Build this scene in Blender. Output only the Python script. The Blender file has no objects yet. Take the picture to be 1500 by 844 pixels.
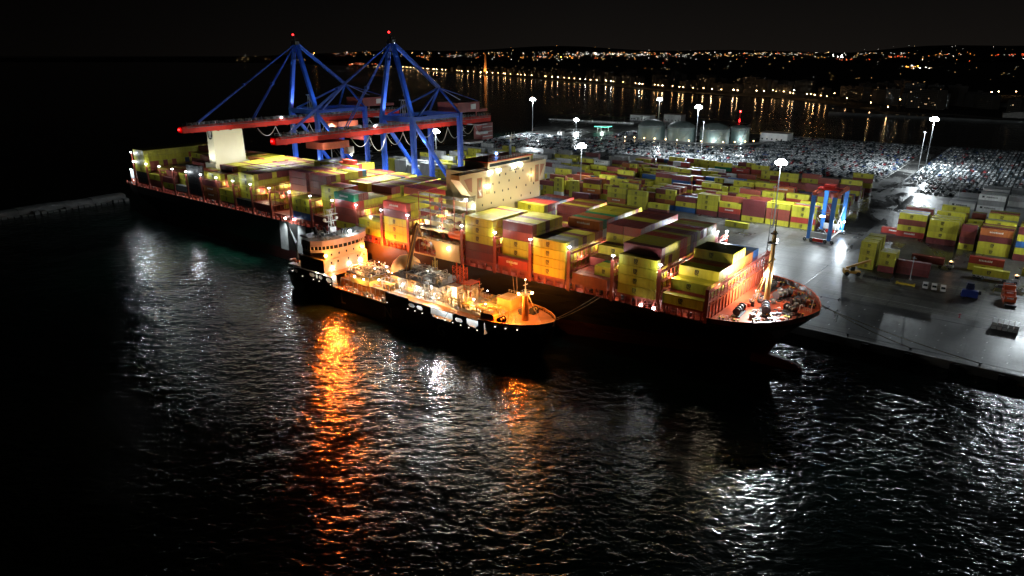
import bpy, bmesh, math, random
import numpy as np
from mathutils import Vector, Matrix
from mathutils.bvhtree import BVHTree
random.seed(7)
rnd = random.Random(11)
C = bpy.context.scene.collection
SC = bpy.context.scene
PI = math.pi
# ------------------------------------------------------------------ frames
PHI = math.radians(-38.0)                       # bearing of the quay: s runs along it, t inland
US = (math.cos(PHI), math.sin(PHI)); UT = (-US[1], US[0])
CAMH = 88.5
def W(s, t, z=0.0): return Vector((s*US[0]+t*UT[0], s*US[1]+t*UT[1], z))
PITCH = math.atan(342/1000)
def ground(x, y, z=2.0):                        # where a line of sight meets the level z (used to lay out the far shore)
    a = (x-750)/1000; v = (422-y)/1000; c, s = math.cos(PITCH), math.sin(PITCH)
    d = (a, c+v*s, -s+v*c); k = (z-CAMH)/d[2]
    return Vector((d[0]*k, d[1]*k, z))
# ------------------------------------------------------------------ materials
MATS = {}
def nodes(name):
    m = bpy.data.materials.new(name); m.use_nodes = True
    nt = m.node_tree; return m, nt, nt.nodes['Principled BSDF']
def mat(name, col, rough=0.5, metal=0.0, var=0.18, scale=0.35, bump=0.0, spec=0.5):
    if name in MATS: return MATS[name]
    m, nt, b = nodes(name)
    b.inputs['Roughness'].default_value = rough; b.inputs['Metallic'].default_value = metal
    b.inputs['Specular IOR Level'].default_value = spec
    tc = nt.nodes.new('ShaderNodeTexCoord'); nz = nt.nodes.new('ShaderNodeTexNoise')
    nz.inputs['Scale'].default_value = scale; nz.inputs['Detail'].default_value = 5
    nt.links.new(tc.outputs['Object'], nz.inputs['Vector'])
    r = nt.nodes.new('ShaderNodeValToRGB')
    a, d = 1-var, 1+var
    r.color_ramp.elements[0].position = .3; r.color_ramp.elements[1].position = .7
    r.color_ramp.elements[0].color = (col[0]*a, col[1]*a, col[2]*a, 1)
    r.color_ramp.elements[1].color = (min(1, col[0]*d), min(1, col[1]*d), min(1, col[2]*d), 1)
    nt.links.new(nz.outputs['Fac'], r.inputs['Fac']); nt.links.new(r.outputs['Color'], b.inputs['Base Color'])
    if bump:
        bp = nt.nodes.new('ShaderNodeBump'); bp.inputs['Strength'].default_value = bump
        nt.links.new(nz.outputs['Fac'], bp.inputs['Height']); nt.links.new(bp.outputs['Normal'], b.inputs['Normal'])
    MATS[name] = m; return m
def glow(name, col, strength, sample=False):
    if name in MATS: return MATS[name]
    m, nt, b = nodes(name)
    b.inputs['Base Color'].default_value = (*[c*.5 for c in col], 1)
    b.inputs['Emission Color'].default_value = (*col, 1); b.inputs['Emission Strength'].default_value = strength
    m.cycles.emission_sampling = 'FRONT_BACK' if sample else 'NONE'
    MATS[name] = m; return m
def contmat(name, col):
    if name in MATS: return MATS[name]
    m, nt, b = nodes(name)
    N, L = nt.nodes.new, nt.links.new
    tc = N('ShaderNodeTexCoord')
    wv = N('ShaderNodeTexWave'); wv.wave_type = 'BANDS'; wv.bands_direction = 'X'; wv.inputs['Scale'].default_value = .55
    wv.inputs['Distortion'].default_value = 0
    L(tc.outputs['Object'], wv.inputs['Vector'])
    bp = N('ShaderNodeBump'); bp.inputs['Strength'].default_value = .55; bp.inputs['Distance'].default_value = .05
    L(wv.outputs['Fac'], bp.inputs['Height']); L(bp.outputs['Normal'], b.inputs['Normal'])
    nz = N('ShaderNodeTexNoise'); nz.inputs['Scale'].default_value = .55; nz.inputs['Detail'].default_value = 6
    mp = N('ShaderNodeMapping'); mp.inputs['Scale'].default_value = (1.6, 1.6, .35)
    L(tc.outputs['Object'], mp.inputs['Vector']); L(mp.outputs['Vector'], nz.inputs['Vector'])
    oi = N('ShaderNodeObjectInfo')
    r = N('ShaderNodeValToRGB'); r.color_ramp.elements[0].position = .28; r.color_ramp.elements[1].position = .62
    r.color_ramp.elements[0].color = (col[0]*.72, col[1]*.68, col[2]*.7, 1); r.color_ramp.elements[1].color = (*col, 1)
    L(nz.outputs['Fac'], r.inputs['Fac'])
    hs = N('ShaderNodeHueSaturation'); L(r.outputs['Color'], hs.inputs['Color'])
    mr = N('ShaderNodeMapRange'); mr.inputs['To Min'].default_value = .74; mr.inputs['To Max'].default_value = 1.12
    L(oi.outputs['Random'], mr.inputs['Value']); L(mr.outputs['Result'], hs.inputs['Value'])
    L(hs.outputs['Color'], b.inputs['Base Color'])
    rr = N('ShaderNodeMapRange'); rr.inputs['From Min'].default_value = .35; rr.inputs['From Max'].default_value = .6
    rr.inputs['To Min'].default_value = .3; rr.inputs['To Max'].default_value = .62
    L(nz.outputs['Fac'], rr.inputs['Value']); L(rr.outputs['Result'], b.inputs['Roughness'])
    MATS[name] = m; return m
COL = {'yellow': (.60, .56, .04), 'maroon': (.19, .034, .036), 'red': (.46, .045, .03), 'brick red': (.31, .065, .042), 'orange': (.50, .15, .035),
       'green': (.0, .23, .11), 'blue': (.03, .13, .40), 'grey': (.30, .31, .31), 'white': (.66, .68, .66), 'black': (.018, .018, .02), 'teal': (.10, .42, .40), 'navy': (.02, .045, .12)}
CM = {k: contmat('container_'+k.replace(' ', '_'), v) for k, v in COL.items()}
logo_dark = mat('logo_black', (.02, .02, .02), .6); logo_yel = mat('logo_yellow', (.62, .48, .06), .6); logo_white = mat('logo_white', (.8, .8, .78), .6)
steel_blue = mat('crane_blue_paint', (.012, .065, .42), .4, var=.12)
steel_red = mat('crane_red_paint', (.60, .020, .006), .7, var=.15)
rtg_blue = mat('gantry_light_blue', (.055, .26, .78), .4, var=.1)
dark_steel = mat('dark_steel', (.04, .04, .045), .5)
grey_steel = mat('grey_galvanised_steel', (.33, .34, .35), .45, .3)
white_paint = mat('white_paint', (.75, .75, .73), .45, var=.08)
black_paint = mat('black_paint', (.012, .012, .013), .45)
rubber = mat('rubber', (.02, .02, .02), .8)
glass_dark = mat('dark_window_glass', (.02, .03, .035), .08, var=.05)
hull_black = mat('hull_black_paint', (.021, .020, .019), .34, var=.25, scale=.08)
hull_red = mat('hull_red_antifouling', (.05, .010, .008), .55, var=.3, scale=.1)
deck_red = mat('deck_red_oxide', (.42, .075, .03), .42, var=.3, scale=.25)
lash_red = mat('lashing_bridge_red', (.30, .06, .04), .5, var=.25)
cream = mat('cream_superstructure', (.58, .485, .26), .45, var=.06, scale=.1)
cream_light = mat('funnel_cream', (.72, .70, .52), .45, var=.06, scale=.1)
peach = mat('bunker_white_superstructure', (.62, .55, .46), .45, var=.06)
bunk_dark = mat('bunker_hull_dark', (.022, .014, .012), .4, var=.3, scale=.1)
bunk_deck = mat('bunker_deck_paint', (.48, .22, .075), .5, var=.25, scale=.3)
bunk_yel = mat('bunker_yellow_paint', (.62, .45, .12), .5, var=.2)
pipe_mat = mat('pipe_steel', (.45, .44, .40), .35, .3)
orange_paint = mat('orange_paint', (.62, .10, .025), .45)
inner_grey = mat('pale_grey_lining', (.50, .56, .58), .55)
concrete = mat('concrete_weathered', (.22, .22, .21), .7, var=.3, scale=.06, bump=.1)
tank_paint = mat('tank_pale_green_paint', (.17, .235, .22), .5, var=.12, scale=.12)
yellow_paint = mat('yellow_paint', (.60, .42, .03), .5)
leaf_dark = mat('palm_foliage', (.05, .075, .03), .7)
build_a = mat('facade_render', (.13, .11, .085), .8, var=.2, scale=.05)
build_b = mat('facade_pale', (.17, .15, .13), .8, var=.2, scale=.05)
roof_m = mat('flat_roof', (.15, .13, .12), .85)
brick = mat('chimney_brick', (.42, .22, .10), .75, var=.2, scale=.2)
G_WHITE = glow('lamp_white', (.86, .95, 1.0), 26.0)
G_WHITES = glow('lamp_white_small', (.9, .96, 1.0), 14.0)
G_SOD = glow('lamp_sodium', (1.0, .42, .06), 22.0)
G_WARM = glow('lamp_warm', (1.0, .60, .24), 16.0)
G_RED = glow('lamp_red', (1.0, .012, .012), 5.0)
G_BLUE = glow('lamp_blue', (.15, .35, 1.0), 10.0)
G_PROM = glow('promenade_lamp', (1.0, .60, .26), 22.0, True)
G_PROMB = glow('promenade_lamp_bright', (1.0, .64, .32), 46.0, True); G_PROMD = glow('promenade_lamp_dim', (1.0, .55, .2), 11.0, True)
G_PROMW = glow('promenade_lamp_white', (.95, .95, .85), 26.0, True)
# ------------------------------------------------------------------ mesh builder (coordinates in s, t, z or in local metres)
class MB:
    def __init__(self): self.v, self.f, self.m = [], [], []
    def face(self, pts, mi=0):
        n = len(self.v); self.v += [tuple(p) for p in pts]; self.f.append(tuple(range(n, n+len(pts)))); self.m.append(mi)
    def add(self, vs, fs, mi=0):
        n = len(self.v); self.v += [tuple(p) for p in vs]
        for f in fs: self.f.append(tuple(n+i for i in f)); self.m.append(mi)
    def box(self, x0, x1, y0, y1, z0, z1, mi=0):
        self.add([(x0,y0,z0),(x1,y0,z0),(x1,y1,z0),(x0,y1,z0),(x0,y0,z1),(x1,y0,z1),(x1,y1,z1),(x0,y1,z1)],
                 [(0,3,2,1),(4,5,6,7),(0,1,5,4),(1,2,6,5),(2,3,7,6),(3,0,4,7)], mi)
    def bar(self, p, q, w, h=None, mi=0):
        h = h or w; p, q = Vector(p), Vector(q); d = (q-p)
        if d.length < 1e-6: return
        d.normalize(); up = Vector((0,0,1)) if abs(d.z) < .95 else Vector((1,0,0))
        a = d.cross(up).normalized()*w/2; b = a.cross(d).normalized()*h/2
        vs = [p-a-b, p+a-b, p+a+b, p-a+b, q-a-b, q+a-b, q+a+b, q-a+b]
        self.add(vs, [(0,3,2,1),(4,5,6,7),(0,1,5,4),(1,2,6,5),(2,3,7,6),(3,0,4,7)], mi)
    def tube(self, p, q, r, r2=None, n=8, mi=0):
        r2 = r if r2 is None else r2; p, q = Vector(p), Vector(q); d = (q-p).normalized()
        up = Vector((0,0,1)) if abs(d.z) < .95 else Vector((1,0,0))
        a = d.cross(up).normalized(); b = a.cross(d)
        vs = [p+(a*math.cos(2*PI*i/n)+b*math.sin(2*PI*i/n))*r for i in range(n)]+[q+(a*math.cos(2*PI*i/n)+b*math.sin(2*PI*i/n))*r2 for i in range(n)]
        self.add(vs, [(i,(i+1)%n,n+(i+1)%n,n+i) for i in range(n)]+[tuple(range(n-1,-1,-1)), tuple(range(n,2*n))], mi)
    def path(self, pts, r, n=6, mi=0):
        for a, b in zip(pts, pts[1:]): self.tube(a, b, r, r, n, mi)
    def prism(self, poly, z0, z1, mi=0, top=None):
        n = len(poly)
        self.add([(x,y,z0) for x,y in poly]+[(x,y,z1) for x,y in poly], [(i,(i+1)%n,n+(i+1)%n,n+i) for i in range(n)]+[tuple(range(n-1,-1,-1))], mi)
        self.add([(x,y,z1) for x,y in poly], [tuple(range(n))], mi if top is None else top)
    def prism_s(self, poly, s0, s1, mi=0):      # outline in (t,z) swept along s
        n = len(poly)
        self.add([(s0,a,b) for a,b in poly]+[(s1,a,b) for a,b in poly], [(i,(i+1)%n,n+(i+1)%n,n+i) for i in range(n)]+[tuple(range(n-1,-1,-1)), tuple(range(n,2*n))], mi)
    def prism_t(self, poly, t0, t1, mi=0):      # outline in (s,z) swept along t
        n = len(poly)
        self.add([(a,t0,b) for a,b in poly]+[(a,t1,b) for a,b in poly], [(i,(i+1)%n,n+(i+1)%n,n+i) for i in range(n)]+[tuple(range(n-1,-1,-1)), tuple(range(n,2*n))], mi)
    def lathe(self, prof, cx, cy, n=32, mi=0):  # profile of (r, z)
        vs = [(cx+r*math.cos(2*PI*i/n), cy+r*math.sin(2*PI*i/n), z) for r, z in prof for i in range(n)]
        fs = [(k*n+i, k*n+(i+1)%n, (k+1)*n+(i+1)%n, (k+1)*n+i) for k in range(len(prof)-1) for i in range(n)]
        self.add(vs, fs, mi); 
    def ball(self, c, r, n=8, mi=0, rz=None):
        rz = rz or r
        self.lathe([(max(.001, r*math.cos(a)), c[2]+rz*math.sin(a)) for a in [(-PI/2)+PI*k/(n//2+1) for k in range(n//2+2)]], c[0], c[1], n, mi)
    def build(self, name, mats, parent=None, base=None, world=False, smooth=False, recalc=True):
        me = bpy.data.meshes.new(name)
        bs = base or (0, 0, 0)
        me.from_pydata([(x-bs[0], y-bs[1], z-bs[2]) for x, y, z in self.v], [], self.f)
        ms = mats if isinstance(mats, (list, tuple)) else [mats]
        for m in ms: me.materials.append(m)
        if len(ms) > 1: me.polygons.foreach_set('material_index', self.m)
        if recalc and len(self.f) < 60000:
            bm = bmesh.new(); bm.from_mesh(me); bmesh.ops.recalc_face_normals(bm, faces=bm.faces); bm.to_mesh(me); bm.free()
        if smooth:
            me.polygons.foreach_set('use_smooth', [True]*len(me.polygons))
        o = bpy.data.objects.new(name, me); C.objects.link(o)
        if parent: o.parent = parent
        elif world: o.location = bs
        else: o.location = W(*bs); o.rotation_euler = (0, 0, PHI)
        return o
def tag(o, label, cat, group=None, kind=None):
    if label: o['label'] = label
    if cat: o['category'] = cat
    if group: o['group'] = group
    if kind: o['kind'] = kind
    return o
def thing(name, label, cat, base, group=None, rot=0.0):
    o = bpy.data.objects.new(name, None); C.objects.link(o); o.empty_display_size = .5
    o.location = W(*base); o.rotation_euler = (0, 0, PHI+rot)
    return tag(o, label, cat, group)
NLIGHT = [0]
def lamp(kind, p, power, col, parent=None, base=(0,0,0), radius=.25, target=None, angle=120, blend=.5):
    l = bpy.data.lights.new('lamp_light', kind); l.energy = power; l.color = col
    l.shadow_soft_size = radius
    if kind == 'SPOT': l.spot_size = math.radians(angle); l.spot_blend = blend
    o = bpy.data.objects.new('lamp_light', l); C.objects.link(o); NLIGHT[0] += 1
    if parent:
        o.parent = parent; loc = Vector(p)-Vector(base); o.location = loc
        if target: o.rotation_euler = (Vector(target)-Vector(p)).to_track_quat('-Z', 'Y').to_euler()
    else:
        o.location = W(*p)
        if target: o.rotation_euler = (W(*target)-W(*p)).to_track_quat('-Z', 'Y').to_euler()
    return o
WHITE = (.88, .96, 1.0); COOL = (.85, .95, 1.0); SOD = (1.0, .135, .008); WARM = (1.0, .75, .45)
ORD = 'first second third fourth fifth sixth seventh eighth ninth tenth eleventh twelfth thirteenth fourteenth fifteenth sixteenth seventeenth eighteenth nineteenth twentieth'.split()
def ordw(n):                                    # 1-based
    if n <= 20: return ORD[n-1]
    tens = ['', '', 'twenty', 'thirty', 'forty', 'fifty', 'sixty', 'seventy', 'eighty', 'ninety']
    if n >= 100: return str(n)+('th' if n % 10 not in (1,2,3) or n%100 in (11,12,13) else ['st','nd','rd'][n%10-1])
    if n % 10 == 0: return tens[n//10][:-1]+'ieth'
    return tens[n//10]+'-'+ORD[n % 10-1]
# ================================================================== SETTING
QZ = 2.5
def water_mat():
    m, nt, b = nodes('sea_water'); N, L = nt.nodes.new, nt.links.new
    b.inputs['Base Color'].default_value = (.002, .0065, .0052, 1); b.inputs['Roughness'].default_value = .145; b.inputs['IOR'].default_value = 1.33
    tc = N('ShaderNodeTexCoord')
    def layer(scale, stretch, rot, det, w):
        mp = N('ShaderNodeMapping'); mp.inputs['Rotation'].default_value = (0, 0, math.radians(rot)); mp.inputs['Scale'].default_value = (scale, scale*stretch, scale)
        L(tc.outputs['Object'], mp.inputs['Vector'])
        n = N('ShaderNodeTexNoise'); n.inputs['Scale'].default_value = 1; n.inputs['Detail'].default_value = det; n.inputs['Roughness'].default_value = .55; n.inputs['Distortion'].default_value = .35
        L(mp.outputs['Vector'], n.inputs['Vector'])
        mu = N('ShaderNodeMath'); mu.operation = 'MULTIPLY'; mu.inputs[1].default_value = w; L(n.outputs['Fac'], mu.inputs[0]); return mu
    a = layer(.23, 1.9, 78, 3, 1.15); c = layer(.8, 1.5, 60, 2, .33); d = layer(.06, 1.5, 95, 2, 1.3)
    s1 = N('ShaderNodeMath'); s1.operation = 'ADD'; L(a.outputs[0], s1.inputs[0]); L(c.outputs[0], s1.inputs[1])
    s2 = N('ShaderNodeMath'); s2.operation = 'ADD'; L(s1.outputs[0], s2.inputs[0]); L(d.outputs[0], s2.inputs[1])
    pn = N('ShaderNodeTexNoise'); pn.inputs['Scale'].default_value = .016; pn.inputs['Detail'].default_value = 3; pn.inputs['Distortion'].default_value = 1.2; L(tc.outputs['Object'], pn.inputs['Vector'])
    pr = N('ShaderNodeMapRange'); pr.inputs['From Min'].default_value = .35; pr.inputs['From Max'].default_value = .65; pr.inputs['To Min'].default_value = .55; pr.inputs['To Max'].default_value = 1.25; L(pn.outputs['Fac'], pr.inputs['Value'])
    s3 = N('ShaderNodeMath'); s3.operation = 'MULTIPLY'; L(s2.outputs[0], s3.inputs[0]); L(pr.outputs['Result'], s3.inputs[1]); s2 = s3
    bp = N('ShaderNodeBump'); bp.inputs['Strength'].default_value = 1.0; bp.inputs['Distance'].default_value = .47
    sp = N('ShaderNodeSeparateXYZ'); L(tc.outputs['Object'], sp.inputs[0]); mr = N('ShaderNodeMapRange'); mr.inputs['From Min'].default_value = 420; mr.inputs['From Max'].default_value = 1000
    mr.inputs['To Min'].default_value = 1.0; mr.inputs['To Max'].default_value = .11; L(sp.outputs['Y'], mr.inputs['Value']); L(mr.outputs['Result'], bp.inputs['Strength'])   # the inner bay is sheltered and calmer
    L(s2.outputs[0], bp.inputs['Height']); L(bp.outputs['Normal'], b.inputs['Normal'])
    return m
w = MB(); R = 45000
w.face([(-R,-3000,0),(R,-3000,0),(R,R,0),(-R,R,0)])
tag(w.build('water', water_mat(), world=True), None, None, kind='structure')

def wet_mat(name, dry, wet, scale, cover, str_=0.12, stretch=.35):
    m, nt, b = nodes(name); N, L = nt.nodes.new, nt.links.new
    tc = N('ShaderNodeTexCoord'); mp = N('ShaderNodeMapping'); mp.inputs['Scale'].default_value = (scale, scale*stretch, scale)
    L(tc.outputs['Object'], mp.inputs['Vector'])
    n = N('ShaderNodeTexNoise'); n.inputs['Scale'].default_value = 1; n.inputs['Detail'].default_value = 7; n.inputs['Roughness'].default_value = .62; n.inputs['Distortion'].default_value = .6
    L(mp.outputs['Vector'], n.inputs['Vector'])
    r = N('ShaderNodeValToRGB'); r.color_ramp.elements[0].position = cover-.09; r.color_ramp.elements[1].position = cover+.12
    r.color_ramp.elements[0].color = (*wet, 1); r.color_ramp.elements[1].color = (*dry, 1); L(n.outputs['Fac'], r.inputs['Fac'])
    n2 = N('ShaderNodeTexNoise'); n2.inputs['Scale'].default_value = .9; n2.inputs['Detail'].default_value = 6; L(tc.outputs['Object'], n2.inputs['Vector'])
    # concrete bays and tyre streaks
    bk = N('ShaderNodeTexBrick'); bk.inputs['Scale'].default_value = 1; bk.inputs['Brick Width'].default_value = 9; bk.inputs['Row Height'].default_value = 6; bk.inputs['Mortar Size'].default_value = .2
    bk.inputs['Color1'].default_value = (.72, .72, .72, 1); bk.inputs['Color2'].default_value = (1.1, 1.1, 1.1, 1); bk.inputs['Mortar'].default_value = (.28, .28, .28, 1); bk.offset = 0
    L(tc.outputs['Object'], bk.inputs['Vector'])
    mx = N('ShaderNodeMix'); mx.data_type = 'RGBA'; mx.blend_type = 'MULTIPLY'; mx.inputs[0].default_value = .7
    L(r.outputs['Color'], mx.inputs[6]); L(bk.outputs['Color'], mx.inputs[7])
    mx2 = N('ShaderNodeMix'); mx2.data_type = 'RGBA'; mx2.blend_type = 'MULTIPLY'; mx2.inputs[0].default_value = .75
    r2 = N('ShaderNodeValToRGB'); r2.color_ramp.elements[0].color = (.35, .35, .35, 1); r2.color_ramp.elements[0].position = .3; r2.color_ramp.elements[1].position = .7
    L(n2.outputs['Fac'], r2.inputs['Fac']); L(mx.outputs[2], mx2.inputs[6]); L(r2.outputs['Color'], mx2.inputs[7])
    mp3 = N('ShaderNodeMapping'); mp3.inputs['Scale'].default_value = (.018, .75, 1); mp3.inputs['Rotation'].default_value = (0, 0, .06); L(tc.outputs['Object'], mp3.inputs['Vector'])
    n3 = N('ShaderNodeTexNoise'); n3.inputs['Scale'].default_value = 1; n3.inputs['Detail'].default_value = 4; n3.inputs['Distortion'].default_value = .8; L(mp3.outputs['Vector'], n3.inputs['Vector'])
    r3 = N('ShaderNodeValToRGB'); r3.color_ramp.elements[0].color = (.26, .26, .26, 1); r3.color_ramp.elements[0].position = .38; r3.color_ramp.elements[1].position = .58; L(n3.outputs['Fac'], r3.inputs['Fac'])
    mx3 = N('ShaderNodeMix'); mx3.data_type = 'RGBA'; mx3.blend_type = 'MULTIPLY'; mx3.inputs[0].default_value = .8; L(mx2.outputs[2], mx3.inputs[6]); L(r3.outputs['Color'], mx3.inputs[7])
    L(mx3.outputs[2], b.inputs['Base Color'])
    rr = N('ShaderNodeMapRange'); rr.inputs['From Min'].default_value = cover-.1; rr.inputs['From Max'].default_value = cover+.12
    rr.inputs['To Min'].default_value = str_; rr.inputs['To Max'].default_value = .5; L(n.outputs['Fac'], rr.inputs['Value']); L(rr.outputs['Result'], b.inputs['Roughness'])
    bp = N('ShaderNodeBump'); bp.inputs['Strength'].default_value = .25; bp.inputs['Distance'].default_value = .06; L(n2.outputs['Fac'], bp.inputs['Height']); L(bp.outputs['Normal'], b.inputs['Normal'])
    return m
yard_m = wet_mat('yard_asphalt_wet', (.085, .084, .078), (.04, .04, .04), .055, .47)
apron_m = wet_mat('apron_asphalt_wet', (.068, .066, .06), (.045, .044, .042), .08, .47, .27)
bright_m = wet_mat('yard_concrete_wet', (.20, .195, .18), (.12, .118, .11), .06, .45, .26)
lane_m = wet_mat('lane_concrete', (.165, .16, .135), (.11, .108, .093), .07, .45, .28)
quay_poly = [(-500,225),(420,225),(420,801),(-300,801),(-318,915),(-380,955),(-450,950),(-500,905),(-585,900),(-592,850),(-560,776),(-495,672),(-471,525),(-497,421)]
g = MB(); g.prism(quay_poly, -4, QZ, 0, 1); tag(g.build('ground', [concrete, yard_m]), None, None, kind='structure')
def sheet(name, poly, z, m):
    q = MB(); q.face([(a, b, z) for a, b in poly]); return tag(q.build(name, m), None, None, kind='structure')
sheet('quay_road', [(-499,226.2),(419,226.2),(419,266),(-499,266)], QZ+.004, apron_m)
sheet('lane_road', [(-66,266.1),(419,266.1),(419,309),(-66,309)], QZ+.004, lane_m)
sheet('yard_road', [(-170,266.1),(-66.2,266.1),(-66.2,362),(-170,362)], QZ+.004, bright_m)
AW =  wet_mat('aisle_wet', (.16,.158,.15), (.05,.05,.05), .045, .5, .08, .5)
sheet('aisle_road', [(-97,362.2),(-66,362.2),(-66,536),(-97,536)], QZ+.008, AW); sheet('aisle_road', [(-92.5,536.1),(-80,536.1),(-80,800),(-92.5,800)], QZ+.008, AW)
sheet('car_park', [(-480,545),(-98,545),(-98,799),(-300,799),(-300,735),(-395,735),(-395,640),(-480,640)], QZ+.004, wet_mat('car_park_asphalt', (.045,.045,.044), (.025,.025,.025), .05, .46)); sheet('car_park', [(-79.8,512),(300,512),(300,799),(-79.8,799)], QZ+.004, bpy.data.materials['car_park_asphalt'])
mk = MB()
for t in (229.0, 229.5, 261.7, 262.2, 268.0): mk.box(-495, 400, t-.06, t+.06, QZ+.004, QZ+.03, 1)
for s in np.arange(-60, 120, 6.2):
    for t in (233.5, 240.5, 248, 256.5): mk.face([(s,t,QZ+.009),(s+.35,t,QZ+.009),(s+.5,t+1.1,QZ+.009),(s+.15,t+1.1,QZ+.009)], 0)
for t in (272.5, 303.5, 306.5): mk.face([(-60,t,QZ+.009),(400,t,QZ+.009),(400,t+.28,QZ+.009),(-60,t+.28,QZ+.009)], 0 if t < 300 else 2)  # the two inland strips are plain pale cream lines
for s in (-31, -9.5, -5.6): mk.face([(s,277,QZ+.011),(s+2.2,277,QZ+.011),(s+2.2,277.8,QZ+.011),(s,277.8,QZ+.011)], 1)
for s in np.arange(8, 60, 9): mk.face([(s,228,QZ+.011),(s+.25,228,QZ+.011),(s+.25,243,QZ+.011),(s,243,QZ+.011)], 0)
for t in np.arange(420, 790, 9): mk.face([(-92.4,t,QZ+.013),(-92.0,t,QZ+.013),(-92.0,t+6,QZ+.013),(-92.4,t+6,QZ+.013)], 0) if t > 540 else None
tag(mk.build('road_markings', [mat('worn_white_paint', (.42,.42,.40), .6), dark_steel, mat('pale_cream_line', (.30,.29,.2), .6)]), None, None, kind='structure')
kb = MB(); kb.box(-499, 419, 225.02, 226.1, QZ, QZ+.16, 0)
tag(kb.build('quay_kerb', concrete), None, None, kind='structure')
# quay fenders and bollards along the open berth
fm = None
for i, s in enumerate(np.arange(-34, 60, 12)):
    q = MB(); q.box(s-.9, s+.9, 223.9, 225, .3, 2.3); q.box(s-1.1, s+1.1, 223.6, 223.9, .1, 2.4)
    tag(q.build('quay_fender', rubber, base=(s, 224.5, 1.2)), 'black rubber fender on the bare quay wall, %s from the ship' % ordw(i+1), 'fender', 'fenders along the open quay')
for i, s in enumerate(np.arange(-40, 60, 18)):
    q = MB(); q.lathe([(.45,QZ),(.4,QZ+.15),(.28,QZ+.2),(.25,QZ+.55),(.45,QZ+.65),(.42,QZ+.85),(.001,QZ+.9)], s, 227.2, 10)
    tag(q.build('mooring_bollard', dark_steel, base=(s, 227.2, QZ)), 'iron bollard on the open quay edge, %s from the bow' % ordw(i+1), 'bollard', 'bollards along the quay edge')
# breakwater behind the stern
bw = MB()
for i in range(48):
    t0 = -290+i*10; h = 3.2+rnd.uniform(-.25, .35)
    bw.prism_t([(-474,-3),(-474,h-1),(-472.5,h),(-467,h+.2),(-464.5,h-.4),(-462.5,-3)], t0, t0+9.93)
    for k in range(3): bw.box(-463+rnd.uniform(-1,2), -460+rnd.uniform(0,1.5), t0+k*3.2, t0+k*3.2+2.6, -2, 1.0+rnd.uniform(-.6,.9))
tag(bw.build('breakwater', mat('breakwater_stone', (.17,.17,.165), .85, var=.4, scale=.15, bump=.3), base=(-468,-50,0)), 'long pale stone breakwater running out behind the stern of the big ship', 'breakwater')
# ---------------------------------------------------------------- far shore
SHORE_PX = [(500,96),(560,99),(600,101.5),(640,105),(710,110),(800,117),(870,123),(940,130),(1000,135),(1060,139),(1130,142),(1200,150),(1250,158),(1290,163),(1400,166.5),(1500,176),(1600,183)]
shore = [ground(x, y) for x, y in SHORE_PX]
land_m = mat('city_ground', (.07, .062, .05), .9, var=.3, scale=.01)
ld = MB(); poly = [(-14000,15000),(-5000,9500),(-2600,7600)]+[(p.x,p.y) for p in shore]+[(5000,300),(30000,3000),(30000,30000),(-14000,30000)]
ld.add([(x,y,1.2) for x,y in poly]+[(x,y,-2) for x,y in poly], [tuple(range(len(poly)))]+[(i,(i+1)%len(poly),len(poly)+(i+1)%len(poly),len(poly)+i) for i in range(len(poly))])
tag(ld.build('terrain', land_m, world=True, recalc=False), None, None, kind='structure')
sand = MB(); 
for a, b in zip(shore[2:13], shore[3:14]):
    d = (b-a).normalized(); n = Vector((-d.y, d.x, 0)); n = n if n.x+n.y > 0 else -n
    sand.add([a+Vector((0,0,-.6)), b+Vector((0,0,-.6)), b+n*9+Vector((0,0,-.55)), a+n*9+Vector((0,0,-.55))], [(0,1,2,3)])
tag(sand.build('beach', mat('sand', (.16,.13,.09), .9), world=True), None, None, kind='structure')
def hillh(x, y): 
    r = math.hypot(x, y)
    return max(0, (r-9500)*.017)*(1+.35*math.sin(x*.00042+1)+.2*math.sin(x*.0011))*min(1, max(0, (x+9000)/5000))
hl = MB(); nx, ny = 60, 16
hv = [(-16000+i*760, 9000+j*900, 0) for j in range(ny) for i in range(nx)]
hv = [(x, y, hillh(x, y)-2) for x, y, z in hv]
hl.add(hv, [(j*nx+i, j*nx+i+1, (j+1)*nx+i+1, (j+1)*nx+i) for j in range(ny-1) for i in range(nx-1)])
tag(hl.build('hills', mat('hill_scrub', (.03,.03,.022), .95, scale=.002), world=True, recalc=False), None, None, kind='structure')
# city lights: nobody could count them
def lit_point(x, y):
    a = (x-750)/1000; v = (422-y)/1000; c, s = math.cos(PITCH), math.sin(PITCH)
    d = Vector((a, c+v*s, -s+v*c)); 
    if d.z < -.006: 
        k = (6-CAMH)/d.z
        if k*d.y < 9800: return d*k+Vector((0,0,CAMH)), k
    k = 9000.0
    while k < 22000:
        p = d*k+Vector((0,0,CAMH))
        if p.z <= hillh(p.x, p.y)+12: return p+Vector((0,0,8)), k
        k += 120
    return None, 0
cl = MB(); lr = random.Random(5)
def put(x, y, mi, sz):
    p, k = lit_point(x, y)
    if p is None: return
    r = sz*k/1000*.5
    cl.add([p+Vector((r,0,0)),p+Vector((0,r,0)),p+Vector((-r,0,0)),p+Vector((0,-r,0)),p+Vector((0,0,r)),p+Vector((0,0,-r))],
           [(0,1,4),(1,2,4),(2,3,4),(3,0,4),(1,0,5),(2,1,5),(3,2,5),(0,3,5)], mi)
for i in range(330): put(lr.triangular(470, 1520, 900), min(100, abs(lr.gauss(0, 6))+77), lr.choice([0,0,0,1,1,2,2,2,3]), lr.uniform(.35, .8))
for i in range(90): put(lr.uniform(430, 1520), lr.uniform(64, 77), lr.choice([0,1,2,2]), lr.uniform(.25, .45))
for i in range(80): put(lr.uniform(760, 1500), lr.uniform(90, 126), lr.choice([0,0,0,2]), lr.uniform(.22, .42))
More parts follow.
